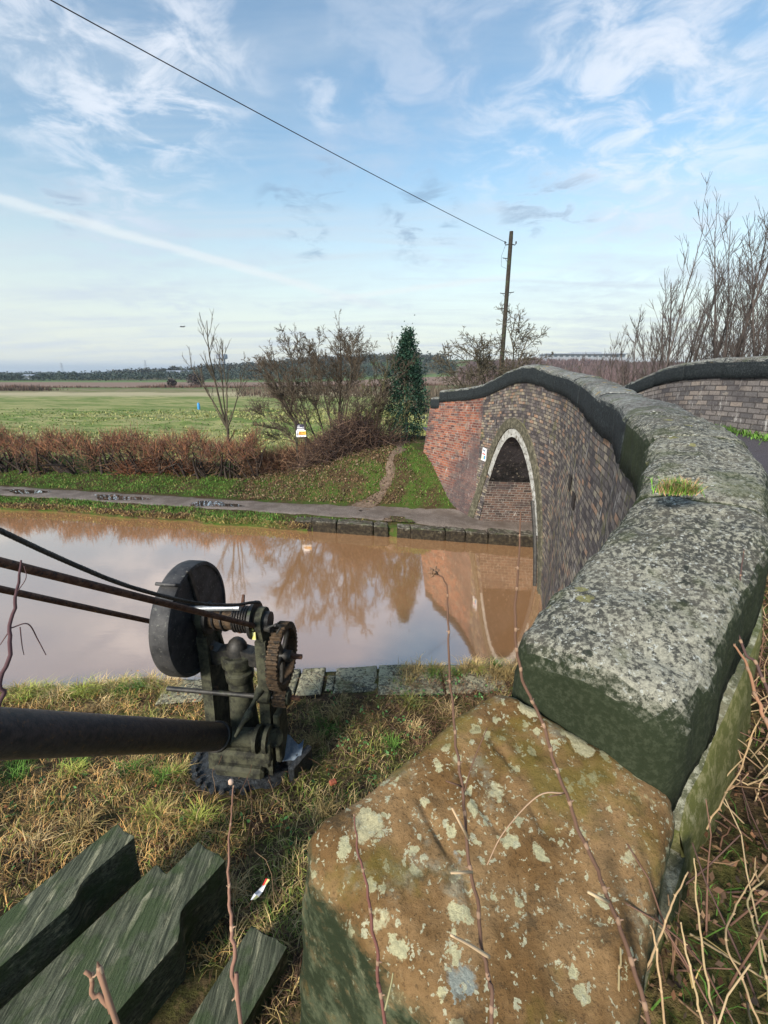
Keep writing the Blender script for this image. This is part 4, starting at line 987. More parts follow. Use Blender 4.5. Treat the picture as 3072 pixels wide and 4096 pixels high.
def branch(T, p, d, L, rad, lvl, o, r, c):
    n = 6 if lvl == 0 else (5 if lvl == 1 else 4); pts, dd = wander(p, d, L, n, o['wob'][min(lvl, len(o['wob'])-1)], o['up'][min(lvl, len(o['up'])-1)], r)
    T[0 if lvl == 0 else 1].tube(pts, rad, max(rad*o.get('taper', .35), o['rmin']*.7), 6 if lvl == 0 else (4 if lvl == 1 else 3), np.array(c)*r.uniform(.75, 1.3))
    if lvl >= o['lv']: return
    k = int(o['n'][lvl]*r.uniform(.8, 1.2)+.5)
    for j in range(k):
        t = r.uniform(o['from'][lvl], 1.0)**.9; i = min(int(t*n), n-1); q = pts[i]+(pts[i+1]-pts[i])*(t*n-i); ax = pts[i+1]-pts[i]; ax /= np.linalg.norm(ax)
        rd = r.normal(0, 1, 3); rd -= ax*rd.dot(ax); rd /= np.linalg.norm(rd); a = o['ang'][min(lvl, len(o['ang'])-1)]*r.uniform(.7, 1.25)
        branch(T, q, ax*math.cos(a)+rd*math.sin(a), L*o['len'][lvl]*r.uniform(.6, 1.2)*(1-.45*t), max(rad*o['rr']*(1-.5*t), o['rmin']), lvl+1, o, r, c)
def bare_tree(name, base, stems, o, seed, label, cat, c=(.10, .075, .055), group=None, trunk='trunk'):
    r = np.random.default_rng(seed); T = [Twigs(), Twigs()]
    for (dx, dirv, L, rad) in stems: branch(T, np.array(base)+np.array(dx), np.array(dirv, float), L, rad, 0, o, r, c)
    t = thing(name, label, cat, tuple(base), group)
    T[0].build(trunk, M['twig'], t); T[1].build('branches', M['twig'], t)
    return t, r
def at(px, py, D): return np.array(PD(px, py, D))
# young tree in the hedge line
b0 = at(229, 449, 20.5); b0[2] = .8
o = dict(wob=[.05, .07, .10], up=[.05, .09, .06], taper=.3, rmin=.0075, lv=2, n=[8, 6], **{'from': [.35, .2]}, ang=[.5, .45], len=[.42, .40], rr=.5)
stems = [((0, 0, 0), (.0, 0, 1), 2.0, .085)]
stems += [((0, 0, 1.5), (-.20, 0, 1), 4.3, .05), ((0, 0, 1.6), (.12, .1, 1), 3.1, .04), ((0, 0, 1.4), (-.42, 0, 1), 2.9, .038), ((0, 0, 1.3), (.34, .1, 1), 2.8, .035), ((0, 0, 1.7), (.02, -.2, 1), 3.2, .035), ((0, 0, 1.3), (-.55, .1, 1), 2.0, .025)]
bare_tree('young_tree', b0, stems, o, 3, 'slender bare young tree with upswept branches standing in the hedge', 'tree', (.085, .07, .05))
# broad many-stemmed bush
b0 = at(333, 452, 18.3); b0[2] = 1.0
o = dict(wob=[.07, .11, .13, .15], up=[.03, .03, .03, .02], taper=.28, rmin=.0072, lv=3, n=[15, 11, 7], **{'from': [.25, .15, .1]}, ang=[.55, .65, .75], len=[.48, .46, .5], rr=.42)
stems = [((-.5, 0, 0), (-.55, 0, 1), 4.35, .10), ((.1, 0, 0), (.06, 0, 1), 4.35, .085), ((-.1, .1, 0), (-.22, .1, 1), 4.35, .045), ((.3, 0, 0), (.55, 0, 1), 4.2, .06), ((.2, -.1, 0), (.30, -.2, 1), 4.35, .045), ((-.3, 0, 0), (-.85, .1, 1), 4.0, .055), ((.0, .2, 0), (.16, .3, 1), 4.35, .04), ((-.2, -.2, 0), (-.38, -.2, 1), 4.35, .04), ((.4, 0, 0), (.80, .1, 1), 3.6, .045), ((-.4, .1, 0), (-1.1, .0, .9), 3.2, .04), ((.1, 0, 0), (-.05, -.3, 1), 4.35, .04)]
bare_tree('bare_tree', b0, stems, o, 5, 'broad fan-shaped bare tree with many stems behind the small notice board', 'tree', (.095, .075, .055), trunk='trunk')
# thin shrub beside the evergreen
b0 = at(383, 455, 18.0); b0[2] = 1.2
o2 = dict(o); o2.update(n=[9, 8, 4], rmin=.008)
bare_tree('bare_shrub', b0, [((0, 0, 0), (-.15, 0, 1), 2.9, .06), ((.1, 0, 0), (.25, 0, 1), 2.7, .05), ((0, .1, 0), (-.55, 0, 1), 2.2, .04), ((-.2, 0, 0), (0, 0, 1), 3.6, .035)], o2, 9, 'thin greenish bare shrub pressed against the dark evergreen', 'shrub', (.12, .11, .06))
# thorn tree beyond the bridge
b0 = at(503, 398, 24.5); b0[2] = max(float(hfar(b0[0], b0[1])), 1.6)
o3 = dict(wob=[.10, .16, .2, .2], up=[.02, -.01, .0, .0], taper=.3, rmin=.013, lv=3, n=[13, 10, 5], **{'from': [.25, .15, .1]}, ang=[.7, .8, .8], len=[.55, .5, .5], rr=.5)
stems = [((random.uniform(-.7, .7), random.uniform(-.3, .3), 0), (dx, random.uniform(-.3, .3), 1), L, .07) for dx, L in ((-.75, 4.2), (-.45, 4.5), (-.15, 4.7), (.1, 4.9), (.35, 4.8), (.65, 4.3), (.95, 3.9), (-1.1, 3.8))]
bare_tree('thorn_tree', b0, stems, o3, 12, 'rounded twiggy thorn tree behind the telegraph pole and bridge', 'tree', (.10, .085, .06))
# coppiced stand at the right beyond the far parapet
def coppice(px, D, zb, leans, L, seed, label, c=(.095, .078, .070)):
    b0 = at(px, 372, D); b0[2] = zb
    oo = dict(wob=[.035, .07, .09], up=[.05, .12, .10], taper=.22, rmin=.0060, lv=2, n=[20, 7, 3], **{'from': [.06, .1, .1]}, ang=[.62, .5, .5], len=[.34, .42, .5], rr=.40)
    r = np.random.default_rng(seed); st = []
    for (dx, ln) in leans: st.append(((dx*.8+r.normal(0, .1), r.normal(0, .35), 0), (dx*.5+.03, r.normal(0, .10), 1), L*ln, .055*ln))
    for (dx, ln) in list(leans)*3: st.append(((dx*.8+r.normal(0, .75), r.normal(0, .5), 0), (dx*.5+r.normal(0, .20), r.normal(0, .15), 1), L*ln*r.uniform(.5, .95), .030*ln))
    return bare_tree('coppiced_tree', b0, st, oo, seed, label, 'tree', c, 'bare coppiced trees beyond the bridge')
coppice(636, 17.5, 2.4, [(-1.0, .45), (-.6, .6), (-.3, .75), (0, .8), (.3, .85), (-1.6, .38), (-2.1, .3)], 4.3, 21, 'short spreading bare tree, lowest and leftmost of the stand behind the right parapet')
coppice(682, 16.5, 2.6, [(-.5, .85), (-.2, 1.0), (.05, .95), (.3, 1.05), (.6, .9)], 4.9, 22, 'upright bare tree of medium height in the middle of the stand behind the right parapet')
coppice(735, 15.5, 2.6, [(-.4, .95), (-.1, 1.1), (.15, 1.0), (.4, 1.05), (.65, .9)], 6.6, 23, 'tall bare tree reaching highest against the sky, second from the right edge')
coppice(800, 15.0, 2.6, [(-.5, .9), (-.2, 1.05), (.1, 1.1), (-.8, .8)], 7.0, 24, 'tall bare tree leaning into view at the right edge of the picture')
# evergreen
def leaf_mass(name, P, size, cols, m, parent=None, r=rng, kind=None):
    N = len(P); nr = r.normal(0, 1, (N, 3)); nr[:, 2] = np.abs(nr[:, 2])+.2; nr /= np.linalg.norm(nr, axis=1)[:, None]
    u = np.cross(nr, r.normal(0, 1, (N, 3))); u /= np.linalg.norm(u, axis=1)[:, None]; v = np.cross(nr, u); s_ = np.broadcast_to(size, (N,))[:, None]
    V = np.stack([P-u*s_, P-v*s_*.55+nr*s_*.12, P+u*s_, P+v*s_*.55+nr*s_*.12], 1).reshape(-1, 3); b = np.arange(N)*4
    return mesh_obj(name, V, (np.stack([b, b+1, b+2, b+3], 1).ravel(), np.full(N, 4)), m, parent, cols=np.repeat(cols, 4, axis=0))
hb = at(406, 452, 18.2); hb[2] = 1.3
ht = thing('holly_tree', 'narrow dark evergreen tree beside the red brick end of the bridge', 'tree', tuple(hb))
r = np.random.default_rng(31); pts = []; H = 4.75
cl = 260
for k in range(cl):
    t = r.random()**.85; zz = .15+t*(H-.25); w = np.interp(zz/H, [0, .1, .3, .6, .72, .85, 1], [.55, .74, .82, .74, .56, .28, .04])*r.uniform(.7, 1.18); a = r.random()*6.283; q = w*math.sqrt(r.uniform(.15, 1.0))
    c = np.array([math.cos(a)*q, math.sin(a)*q, zz]); pts.append(c+r.normal(0, 1, (55, 3))*np.array([.10, .10, .12]))
pts = np.concatenate(pts)+hb; cc = np.array([.018, .044, .028])*r.uniform(.5, 1.9, (len(pts), 1)); cc[r.random(len(pts)) < .08] = (.10, .15, .09)
leaf_mass('foliage', pts, r.uniform(.030, .055, len(pts)), cc, M['leaf'], ht, r)
T = Twigs(); T.tube(np.array([hb-[0, 0, .3], hb+[0, 0, 2], hb+[.02, 0, H-.2]]), .10, .015, 6, (.06, .05, .04)); T.build('trunk', M['twig'], ht)
# ivy-like evergreen undergrowth left of it
r = np.random.default_rng(33); gb = at(378, 462, 17.6); gb[2] = 1.1
pts = np.concatenate([gb+np.array([r.uniform(-.9, .9), r.uniform(-.3, .4), r.uniform(0, .8)])+r.normal(0, .12, (40, 3)) for _ in range(40)])
tag(leaf_mass('evergreen_shrub', pts, r.uniform(.03, .05, len(pts)), np.array([.035, .07, .03])*r.uniform(.5, 1.8, (len(pts), 1)), M['leaf'], None, r), 'low scrubby evergreen growth at the foot of the dark tree', 'shrub')
# hedge
def strokes(n, r, fx, cols, name, parent=None, L=(.3, .6), w=.014, upb=.6):
    """curved thin twigs from fx(n)->roots"""
    P = fx(n); T = Twigs()
    for i in range(n):
        d = r.normal(0, 1, 3)*np.array([.9, .6, .6])+np.array([0, 0, upb]); l = r.uniform(*L); d /= np.linalg.norm(d); q = P[i]; m_ = q+d*l*.5+r.normal(0, .04, 3); e = q+d*l+r.normal(0, .07, 3)+np.array([0, 0, .06])
        T.tube(np.array([q, m_, e]), w*.5, w*.25, 3, cols[r.integers(len(cols))]*r.uniform(.6, 1.4))
    return T.build(name, M['twig'], parent)
hl = [PZ(x, y, .66) for x, y in ((-60, 466), (0, 467), (60, 470), (120, 471), (180, 473), (240, 476), (300, 480))]
hx = np.array([p.x for p in hl]); hy = np.array([p.y for p in hl])-.1
hx0 = -19.5; hx1 = float(PZ(262, 477, .66).x)
hedge = thing('hedge', 'flailed reddish-brown bare hedge running along the towpath verge', 'hedge', (-9, float(np.interp(-9, hx, hy)), .6))
r = np.random.default_rng(41)
def hpos(n, z0, z1, pw=1.0, dep=.42):
    x = r.uniform(hx0, hx1, n); z = z0+(z1-z0)*r.random(n)**pw; x = x+.20*np.sin(x*4.4+np.sin(x*1.7)*2)*(1.3-z)
    y = np.interp(x, hx, hy)+r.normal(0, dep*.5, n); g = hfar(x, y); top = .22*np.sin(x*2.3)+.18*np.sin(x*5.1+1)-.1
    return np.stack([x, y, g+z*(1+top*.6)], 1)
strokes(6000, r, lambda n: hpos(n, .70, 1.42, .8), [np.array(c) for c in ((.28, .13, .08), (.36, .17, .09), (.20, .11, .075), (.10, .07, .055), (.15, .075, .055))], 'twigs', hedge, (.18, .5), .018, .9)
strokes(1500, r, lambda n: hpos(n, .1, 1.05), [np.array(c) for c in ((.075, .045, .035), (.11, .065, .045), (.045, .032, .028), (.17, .10, .06))], 'undergrowth', hedge, (.3, .65), .022, .3)
for k in range(34):
    x = hx0+(hx1-hx0)*(k+.5)/34+r.normal(0, .12); y = float(np.interp(x, hx, hy)); T = Twigs()
    for q in range(r.integers(2, 5)):
        b_ = np.array([x+r.normal(0, .12), y+r.normal(0, .1), float(hfar(x, y))-.1]); pts, _ = wander(b_, (r.normal(0, .6), r.normal(0, .2), 1), r.uniform(1.0, 1.5), 5, .22, .05, r); T.tube(pts, r.uniform(.035, .075), .02, 5, np.array([.050, .038, .032])*r.uniform(.7, 1.3))
    T.build('stem', M['twig'], hedge)
# brambles beneath the many-stemmed tree, hedge end
r = np.random.default_rng(43); gb = at(348, 462, 17.4); gb[2] = .75
def bpos(n): 
    x = r.normal(0, .85, n); y = r.normal(0, .35, n); return np.stack([gb[0]+x, gb[1]+y, hfar(gb[0]+x, gb[1]+y)+r.random(n)*1.25*np.exp(-(x/1.3)**2)], 1)
tag(strokes(3600, r, bpos, [np.array(c) for c in ((.07, .045, .04), (.12, .075, .055), (.20, .13, .09), (.045, .035, .032))], 'bramble_bush', None, (.35, .75), .017, .2), 'dense dark bramble bush at the foot of the fan-shaped tree', 'bush')
gb2 = at(292, 462, 18.2)
def bpos2(n): 
    x = r.uniform(-1.9, 1.9, n); y = r.normal(0, .35, n); return np.stack([gb2[0]+x, gb2[1]+y, hfar(gb2[0]+x, gb2[1]+y)+r.random(n)*.6], 1)
tag(strokes(3600, r, bpos2, [np.array(c) for c in ((.17, .085, .055), (.24, .13, .08), (.10, .06, .045), (.30, .19, .11))], 'bramble_bush', None, (.3, .6), .017, .3), 'reddish bramble growth round the legs of the small notice board', 'bush')
# cut brushwood in front of the hedge
bq = PZ(160, 472, .62)
def bpos3(n): 
    x = r.uniform(-1.5, 1.9, n); y = r.normal(0, .22, n); return np.stack([bq.x+x, bq.y+y, hfar(bq.x+x, bq.y+y)+r.random(n)*.5*np.exp(-(np.abs(x+.2)/1.1)**2)], 1)
tag(strokes(1300, r, bpos3, [np.array(c) for c in ((.36, .15, .07), (.27, .11, .06), (.20, .09, .055))], 'brushwood_pile', None, (.35, .8), .016, -.05), 'pile of orange-brown cut brushwood lying in front of the hedge', 'brushwood')
# ---- grass
G = dict(straw=(.62, .45, .22), ochre=(.47, .34, .14), olive=(.26, .26, .075), green=(.11, .22, .040), brown=(.23, .13, .075), dark=(.085, .055, .035), lime=(.38, .42, .09), pale=(.50, .42, .26))
GA = {k: np.array(v) for k, v in G.items()}
def pick(n, x, y, tabs, sc, r):
    f = vf(x, y, sc)+r.normal(0, .085, n); out = np.zeros((n, 3)); 
    for (lo_, hi_, names) in tabs:
        m_ = (f >= lo_) & (f < hi_); k = r.integers(len(names), size=m_.sum()); out[m_] = np.array([GA[q] for q in names])[k]
    return out*r.uniform(.65, 1.35, (n, 1))
def near_keep(x, y):
    ok = ~((x > -1.60) & (x < .05) & (y > 4.95)) & ~((x > -2.75) & (x < -2.05) & (y > 5.02))
    ok &= ~(np.hypot(x+1.45, y-3.72) < .50)
    return ok
r = np.random.default_rng(51); n = 82000
y = r.uniform(1.0, 5.62, n); x = r.uniform(-1, 1, n)*(1.0+y*.95)*1.05-.2; x = np.clip(x, -6.2, 2.6); y = np.minimum(y, yne(x)-.02); k = near_keep(x, y) & (x < np.interp(y, [1, 2, 3, 4, 5.5], [.5, 1.1, 1.6, 2.0, 2.5]))
k &= ~((x < -.72) & (y < 1.75+(x+1.3)*.3))
x, y = x[k], y[k]; n = len(x)
cl = pick(n, x, y, [(-1, .37, ['brown', 'dark', 'dark', 'ochre']), (.37, .45, ['ochre', 'olive', 'brown', 'straw']), (.45, .54, ['straw', 'ochre', 'olive', 'lime']), (.54, .64, ['olive', 'green', 'ochre', 'straw']), (.64, 2, ['olive', 'lime', 'straw', 'dark'])], 1.3, r)
dk = (x > .1+.2*(y-3)) & (r.random(n) < .62); cl[dk] = (GA['brown']*r.uniform(.5, 1.3, (n, 1)))[dk]
lf = (x < -1.0) & (r.random(n) < .42); cl[lf] = (GA['straw']*r.uniform(.7, 1.25, (n, 1))*np.array([1.10, .88, .66]))[lf]
thin = vf(x+11, y, 2.7); kp = (thin > .43) | (r.random(n) < .40); x, y, cl, thin = x[kp], y[kp], cl[kp], thin[kp]; n = len(x)

Hh = r.uniform(.05, .13, n)*(.55+.9*thin); tag(blades('grass', M['grass'], np.stack([x, y, znear(x, y)-.012], 1), Hh, r.uniform(.0035, .0075, n), r.uniform(.5, 1.7, n), cl, droop=.55), kind='stuff')
# tussocks along the water's edge
r = np.random.default_rng(52); P = []; CC = []; HH = []
for k in range(230):
    edge = r.random() < .6; cx = r.uniform(-6.5, 2.2); 
    if -1.65 < cx < .3 and edge: continue
    cy = float(yne(cx))-(abs(r.normal(0, .12)) if edge else r.uniform(.4, 3.6)); 
    if not near_keep(np.array([cx]), np.array([cy]))[0] or (cx > np.interp(cy, [1, 2, 3, 4, 5.5], [.4, 1.0, 1.5, 1.9, 2.4])): continue
    if cy < 2.3: continue
    m_ = r.integers(60, 150); a = r.random(m_)*6.283; q = np.abs(r.normal(0, .07, m_)); xx = cx+np.cos(a)*q; yy = np.minimum(cy+np.sin(a)*q, float(yne(cx))+.02)
    P.append(np.stack([xx, yy, znear(xx, yy)-.02], 1)); base = GA[['straw', 'ochre', 'olive', 'lime', 'ochre', 'straw', 'green'][r.integers(7)]]; CC.append(base*r.uniform(.6, 1.35, (m_, 1))); HH.append(r.uniform(.10, .24, m_)*r.uniform(.7, 1.1))
P = np.concatenate(P); CC = np.concatenate(CC); HH = np.concatenate(HH); tag(blades('grass_tussocks', M['grass'], P, HH, r.uniform(.004, .008, len(P)), r.uniform(.4, 1.4, len(P)), CC, droop=.45), kind='stuff')
# fallen leaves and small green weeds on the near bank
r = np.random.default_rng(53); n = 1500; y = r.uniform(2.0, 5.5, n); x = r.uniform(-3.6, 2.3, n); k = near_keep(x, y) & (x < np.interp(y, [1, 2, 3, 4, 5.5], [.4, 1.0, 1.5, 1.9, 2.4])); x, y = x[k], y[k]; n = len(x)
cc = np.array([(.20, .10, .05), (.10, .055, .035), (.34, .17, .07), (.30, .10, .04)])[r.integers(4, size=n)]*r.uniform(.6, 1.3, (n, 1))
tag(leaf_mass('fallen_leaves', np.stack([x, y, znear(x, y)+r.uniform(.02, .06, n)], 1), r.uniform(.010, .022, n), cc, M['leaf'], None, r), kind='stuff')
P = []
for k in range(95):
    cy = r.uniform(2.3, 5.4); cx = r.uniform(-.8, 2.2) if r.random() < .75 else r.uniform(-3.5, 1)
    if not near_keep(np.array([cx]), np.array([cy]))[0] or cx > np.interp(cy, [1, 2, 3, 4, 5.5], [.4, 1.0, 1.5, 1.9, 2.4]): continue
    m_ = r.integers(4, 12); xx = cx+r.normal(0, .05, m_); yy = cy+r.normal(0, .05, m_); P.append(np.stack([xx, yy, znear(xx, yy)+r.uniform(.03, .09, m_)], 1))
P = np.concatenate(P); tag(leaf_mass('green_weeds', P, r.uniform(.013, .030, len(P)), np.array([.07, .16, .05])*r.uniform(.6, 1.7, (len(P), 1)), M['leaf'], None, r), kind='stuff')
# dead stems lying about (matted brambles)
r = np.random.default_rng(54); T = Twigs()
for k in range(650):
    cy = r.uniform(2.0, 5.4); cx = r.uniform(-2.8, 2.3)
    if cx > np.interp(cy, [1, 2, 3, 4, 5.5], [.4, 1.0, 1.5, 1.9, 2.4]): continue
    pts, _ = wander((cx, cy, float(znear(cx, cy))+.02), (r.normal(), r.normal(), r.uniform(0, .6)), r.uniform(.15, .5), 5, .25, -.03, r); pts[:, 2] = np.maximum(pts[:, 2], znear(pts[:, 0], pts[:, 1])+.01)
    T.tube(pts, .0035, .0018, 3, np.array([(.16, .09, .06), (.30, .20, .12), (.09, .055, .045)][r.integers(3)]))
tag(T.build('dead_stems', M['twig']), kind='stuff')
# far verge and towpath fringe
r = np.random.default_rng(55); n = 42000; x = r.uniform(-17, 3.6, n); s_ = np.where(r.random(n) < .22, r.uniform(-.05, .36, n), r.uniform(1.75, 6.0, n)); wv = (vf(x, x*0, 1.3)-.5)*.35*(1-npsm(x, -2.6, -1.6))
k = ~((s_ < .5) & (x > -3.0) & ((x > -.4) | (r.random(n) < .8))) & ~((x > -.9) & (x < .8) & (np.abs(x-np.interp(yedge(x)+s_, [14, 14.35, 15.1, 16, 17.2], [-1.0, -.35, .15, .45, .62])) < .16) & (s_ > 1))
k &= ~((x > 2.6-(s_-1)*.5) & (s_ > 1)); x, s_, wv = x[k], s_[k], wv[k]; n = len(x)
y = yedge(x)+s_+np.where(s_ < .6, wv, 0); cl = pick(n, x, y, [(-1, .42, ['brown', 'olive', 'dark', 'ochre']), (.42, .55, ['olive', 'green', 'ochre']), (.55, 2, ['green', 'green', 'olive'])], .9, r)*np.array([.66, .70, .66])
gm = (x > .3) | ((s_ < 3.4) & (x < -1)); cl[gm & (r.random(n) < .5)] = GA['green']*1.1
dd = (x > -5) & (x < .4) & (s_ > 1.6) & (r.random(n) < .68); cl[dd] = (GA['brown']*r.uniform(.7, 1.6, (n, 1)))[dd]
tag(blades('verge_grass', M['grass'], np.stack([x, y, hfar(x, y)-.01], 1), r.uniform(.04, .13, n), r.uniform(.012, .024, n), r.uniform(.3, 1.2, n), cl), kind='stuff')
n2_ = 5200; x2 = r.uniform(-5.5, 1.8, n2_); y2 = yedge(x2)+r.uniform(1.7, 4.8, n2_); k2 = (vf(x2, y2, 1.1) > .42) & (x2 < 2.2-(y2-yedge(x2))*.45); x2, y2 = x2[k2], y2[k2]
tag(leaf_mass('slope_litter', np.stack([x2, y2, hfar(x2, y2)+r.uniform(.03, .10, len(x2))], 1), r.uniform(.02, .05, len(x2)), np.array([(.17, .11, .065), (.10, .065, .042), (.22, .16, .10), (.13, .13, .05)])[r.integers(4, size=len(x2))]*r.uniform(.6, 1.3, (len(x2), 1)), M['leaf'], None, r), kind='stuff')
# grass hanging over the far edge
n = 5000; x = r.uniform(-17, -2.2, n); wv = (vf(x, x*0, 1.3)-.5)*.35*(1-npsm(x, -2.6, -1.6)); y = yedge(x)+wv-.10+r.uniform(-.03, .05, n)
tag(blades('edge_grass', M['grass'], np.stack([x, y, r.uniform(.06, .22, n)], 1), r.uniform(.06, .16, n), r.uniform(.014, .03, n), r.uniform(.8, 1.8, n), pick(n, x, y, [(-1, .5, ['brown', 'ochre', 'dark']), (.5, 2, ['olive', 'ochre', 'green'])], .8, r), droop=.8), kind='stuff')
# rough field tussocks
n = 26000; r = np.random.default_rng(56); y = 19.5+36*r.random(n)**1.2; x = (r.random(n)*1.9-.95)*y; x = np.where(x > .18*y, x-.5*y, x); k = y > np.interp(x, hx, hy)+.9; x, y = x[k], y[k]; n = len(x)
f = .6*vf(x*.3, y, .17)+.4*vf(x*.5+9, y, .6)+r.normal(0, .030, n); cl = np.where((f > .52)[:, None], np.array([.34, .33, .13]), np.where((f > .45)[:, None], np.array([.25, .275, .095]), np.array([.19, .25, .065])))*r.uniform(.88, 1.12, (n, 1)); cl[f < .42] = np.array([.12, .20, .045])
sc = (y/20)**.75
tag(blades('field_grass', M['grass'], np.stack([x, y, hfar(x, y)-.03], 1), r.uniform(.08, .20, n)*np.where(f > .48, 1.25, .6)*sc**.4, r.uniform(.04, .08, n)*sc, r.uniform(.3, 1.3, n), cl), kind='stuff')
# grass tuft on the coping joint
r = np.random.default_rng(57); base = PD(678, 490, 1.63); n = 620; xx = base.x+r.normal(0, .034, n); yy = base.y+r.normal(0, .020, n)
cg = np.where((r.random(n) < .5)[:, None], np.array([.14, .30, .04]), np.array([.50, .33, .16]))*r.uniform(.7, 1.3, (n, 1))
tag(blades('grass_tuft', M['grass'], np.stack([xx, yy, np.full(n, base.z-.012)], 1), r.uniform(.03, .085, n), r.uniform(.0016, .003, n), r.uniform(.3, 1.5, n), cg), 'tuft of green and straw grass sprouting from a joint in the coping', 'grass tuft')
# verge litter on the right
r = np.random.default_rng(58); n = 16000; y = r.uniform(.2, 4.4, n); l = np.interp(y, xl_y, xl_x); x = l+WC*.45+r.random(n)*np.interp(y, [.2, 2.4, 3.2, 4.4], [2.4, 1.5, .8, .4])
zz = verge_z(x, y)+r.uniform(.0, .05, n); cc = np.array([(.17, .10, .06), (.10, .062, .04), (.24, .15, .085), (.17, .085, .045), (.07, .05, .036)])[r.integers(5, size=n)]*r.uniform(.5, 1.3, (n, 1))
tag(leaf_mass('leaf_litter', np.stack([x, y, zz], 1), r.uniform(.005, .014, n), cc, M['leaf'], None, r), kind='stuff')
n = 9000; y = r.uniform(.2, 4.2, n); x = np.interp(y, xl_y, xl_x)+WC*.5+r.random(n)**.8*np.interp(y, [.2, 2.4, 3.2, 4.2], [2.4, 1.5, .7, .4]); g_ = vf(x, y, 2.0)
cl = np.where((g_ > .56)[:, None], GA['green']*.7, GA['brown']*.9)*r.uniform(.5, 1.4, (n, 1)); st = r.random(n) < .22; cl[st] = (GA['ochre']*r.uniform(.7, 1.3, (n, 1)))[st]
tag(blades('verge_grass', M['grass'], np.stack([x, y, verge_z(x, y)-.01], 1), r.uniform(.03, .12, n), r.uniform(.002, .005, n), r.uniform(.4, 1.8, n), cl), kind='stuff')
T = Twigs()
for k in range(1000):
    y = r.uniform(.3, 2.9); x = float(np.interp(y, xl_y, xl_x))+WC*.55+r.random()*1.6; pts, _ = wander((x, y, float(verge_z(x, y))), (r.normal(0, .8), r.normal(0, .8), r.uniform(.1, 1.6)), r.uniform(.10, .42), 4, .14, 0, r)
    T.tube(pts, .0030, .0016, 4, np.array([(.34, .22, .13), (.18, .10, .07), (.42, .31, .18), (.10, .06, .05)][r.integers(4)]))
tag(T.build('dry_stems', M['twig']), kind='stuff')
n = 900; y = r.uniform(.3, 1.5, n); x = np.interp(y, xl_y, xl_x)+.95+r.random(n)*.6; 
tag(leaf_mass('verge_weeds', np.stack([x, y, verge_z(x, y)+r.uniform(.0, .14, n)], 1), r.uniform(.008, .02, n), np.array([.025, .08, .035])*r.uniform(.4, 1.8, (n, 1)), M['leaf'], None, r), kind='stuff')
# grass at the foot of the far parapet
n = 2600; y = r.uniform(4, 12, n); x = np.interp(y, xr_y, xr_x)-.08-np.abs(r.normal(0, .16, n)); tag(blades('kerb_grass', M['grass'], np.stack([x, y, zroad(y)+.0], 1), r.uniform(.05, .17, n), r.uniform(.012, .02, n), r.uniform(.3, 1.2, n), GA['green']*r.uniform(.5, 1.6, (n, 1))), kind='stuff')
# ------------------------------------------------------------------ individual dead stalks close to the camera
def stalk(pts, rads, label, col=(.13, .075, .052), nodes=True, twigs=(), extend=.5, name='dead_stalk', group=None, seed=1, node_c=(.28, .18, .12)):
    P = [PD(*p) for p in pts]
    if extend: d_ = (P[0]-P[1]).normalized(); P = [P[0]+d_*extend+Vector((0, 0, -extend*.3))]+P; rads = [rads[0]]+list(rads)
    pp_, idx = catmull(P, 8); rr_ = np.interp(np.arange(len(pp_)), idx, rads); r = random.Random(seed)
    b = MB(); pp_ = [p+Vector((fbm((i*.22, seed, 0), 1, 2), fbm((i*.22, seed, 5), 1, 2), fbm((i*.22, seed, 9), 1, 2)))*float(rr_[i])*2.2+Vector((r.gauss(0, 1), r.gauss(0, 1), r.gauss(0, 1)))*float(rr_[i])*.10 for i, p in enumerate(pp_)]; b.tube(pp_, list(rr_), 8, c=col)
    if nodes:
        acc = 0; nxt = .03
        for i in range(1, len(pp_)):
            acc += (pp_[i]-pp_[i-1]).length
            if acc > nxt:
                nxt = acc+r.uniform(.035, .075); t_ = (pp_[i]-pp_[i-1]).normalized()*rr_[i]; b.tube([pp_[i]-t_*1.6, pp_[i]-t_*.3, pp_[i]+t_*.8, pp_[i]+t_*1.8], [rr_[i]*1.0, rr_[i]*1.22, rr_[i]*1.2, rr_[i]*1.0], 7, c=node_c)
                sd = (pp_[i]-pp_[i-1]).orthogonal().normalized(); sd.rotate(Matrix.Rotation(r.random()*6.28, 3, (pp_[i]-pp_[i-1]).normalized())); b.tube([pp_[i], pp_[i]+sd*rr_[i]*2.6+t_*.8], [rr_[i]*.6, rr_[i]*.3], 5, c=node_c)
    for tw in twigs:
        q = [PD(*p) for p in tw[0]]; qq, _ = catmull(q, 6) if len(q) > 2 else (q, 0); b.tube(qq, list(np.linspace(tw[1], tw[1]*.6, len(qq))), 6, c=tw[2] if len(tw) > 2 else col)
    o = b.build(name, M['twig'], smooth=True, cols=True); return tag(o, label, 'dead stalk', group)
stalk([(645, 1002, .84), (612, 908, .885), (583, 838, .91), (557, 770, .925), (541, 720, .925), (524, 681, .92), (514.5, 630, .91), (518, 575, .90), (521, 512, .89)], [.0042, .0040, .0038, .0034, .0032, .0030, .0027, .0022, .0014],
      'longest dead stalk, rising from the lower right across the sandstone block to the water', seed=3, extend=.15,
      twigs=[([(608, 902, .885), (588, 892, .87)], .004, (.55, .42, .26)), ([(565, 793, .92), (538, 796, .91), (504, 832, .89), (487, 865, .87)], .0016, (.42, .28, .18)), ([(565, 793, .92), (548, 797, .91)], .0016)])
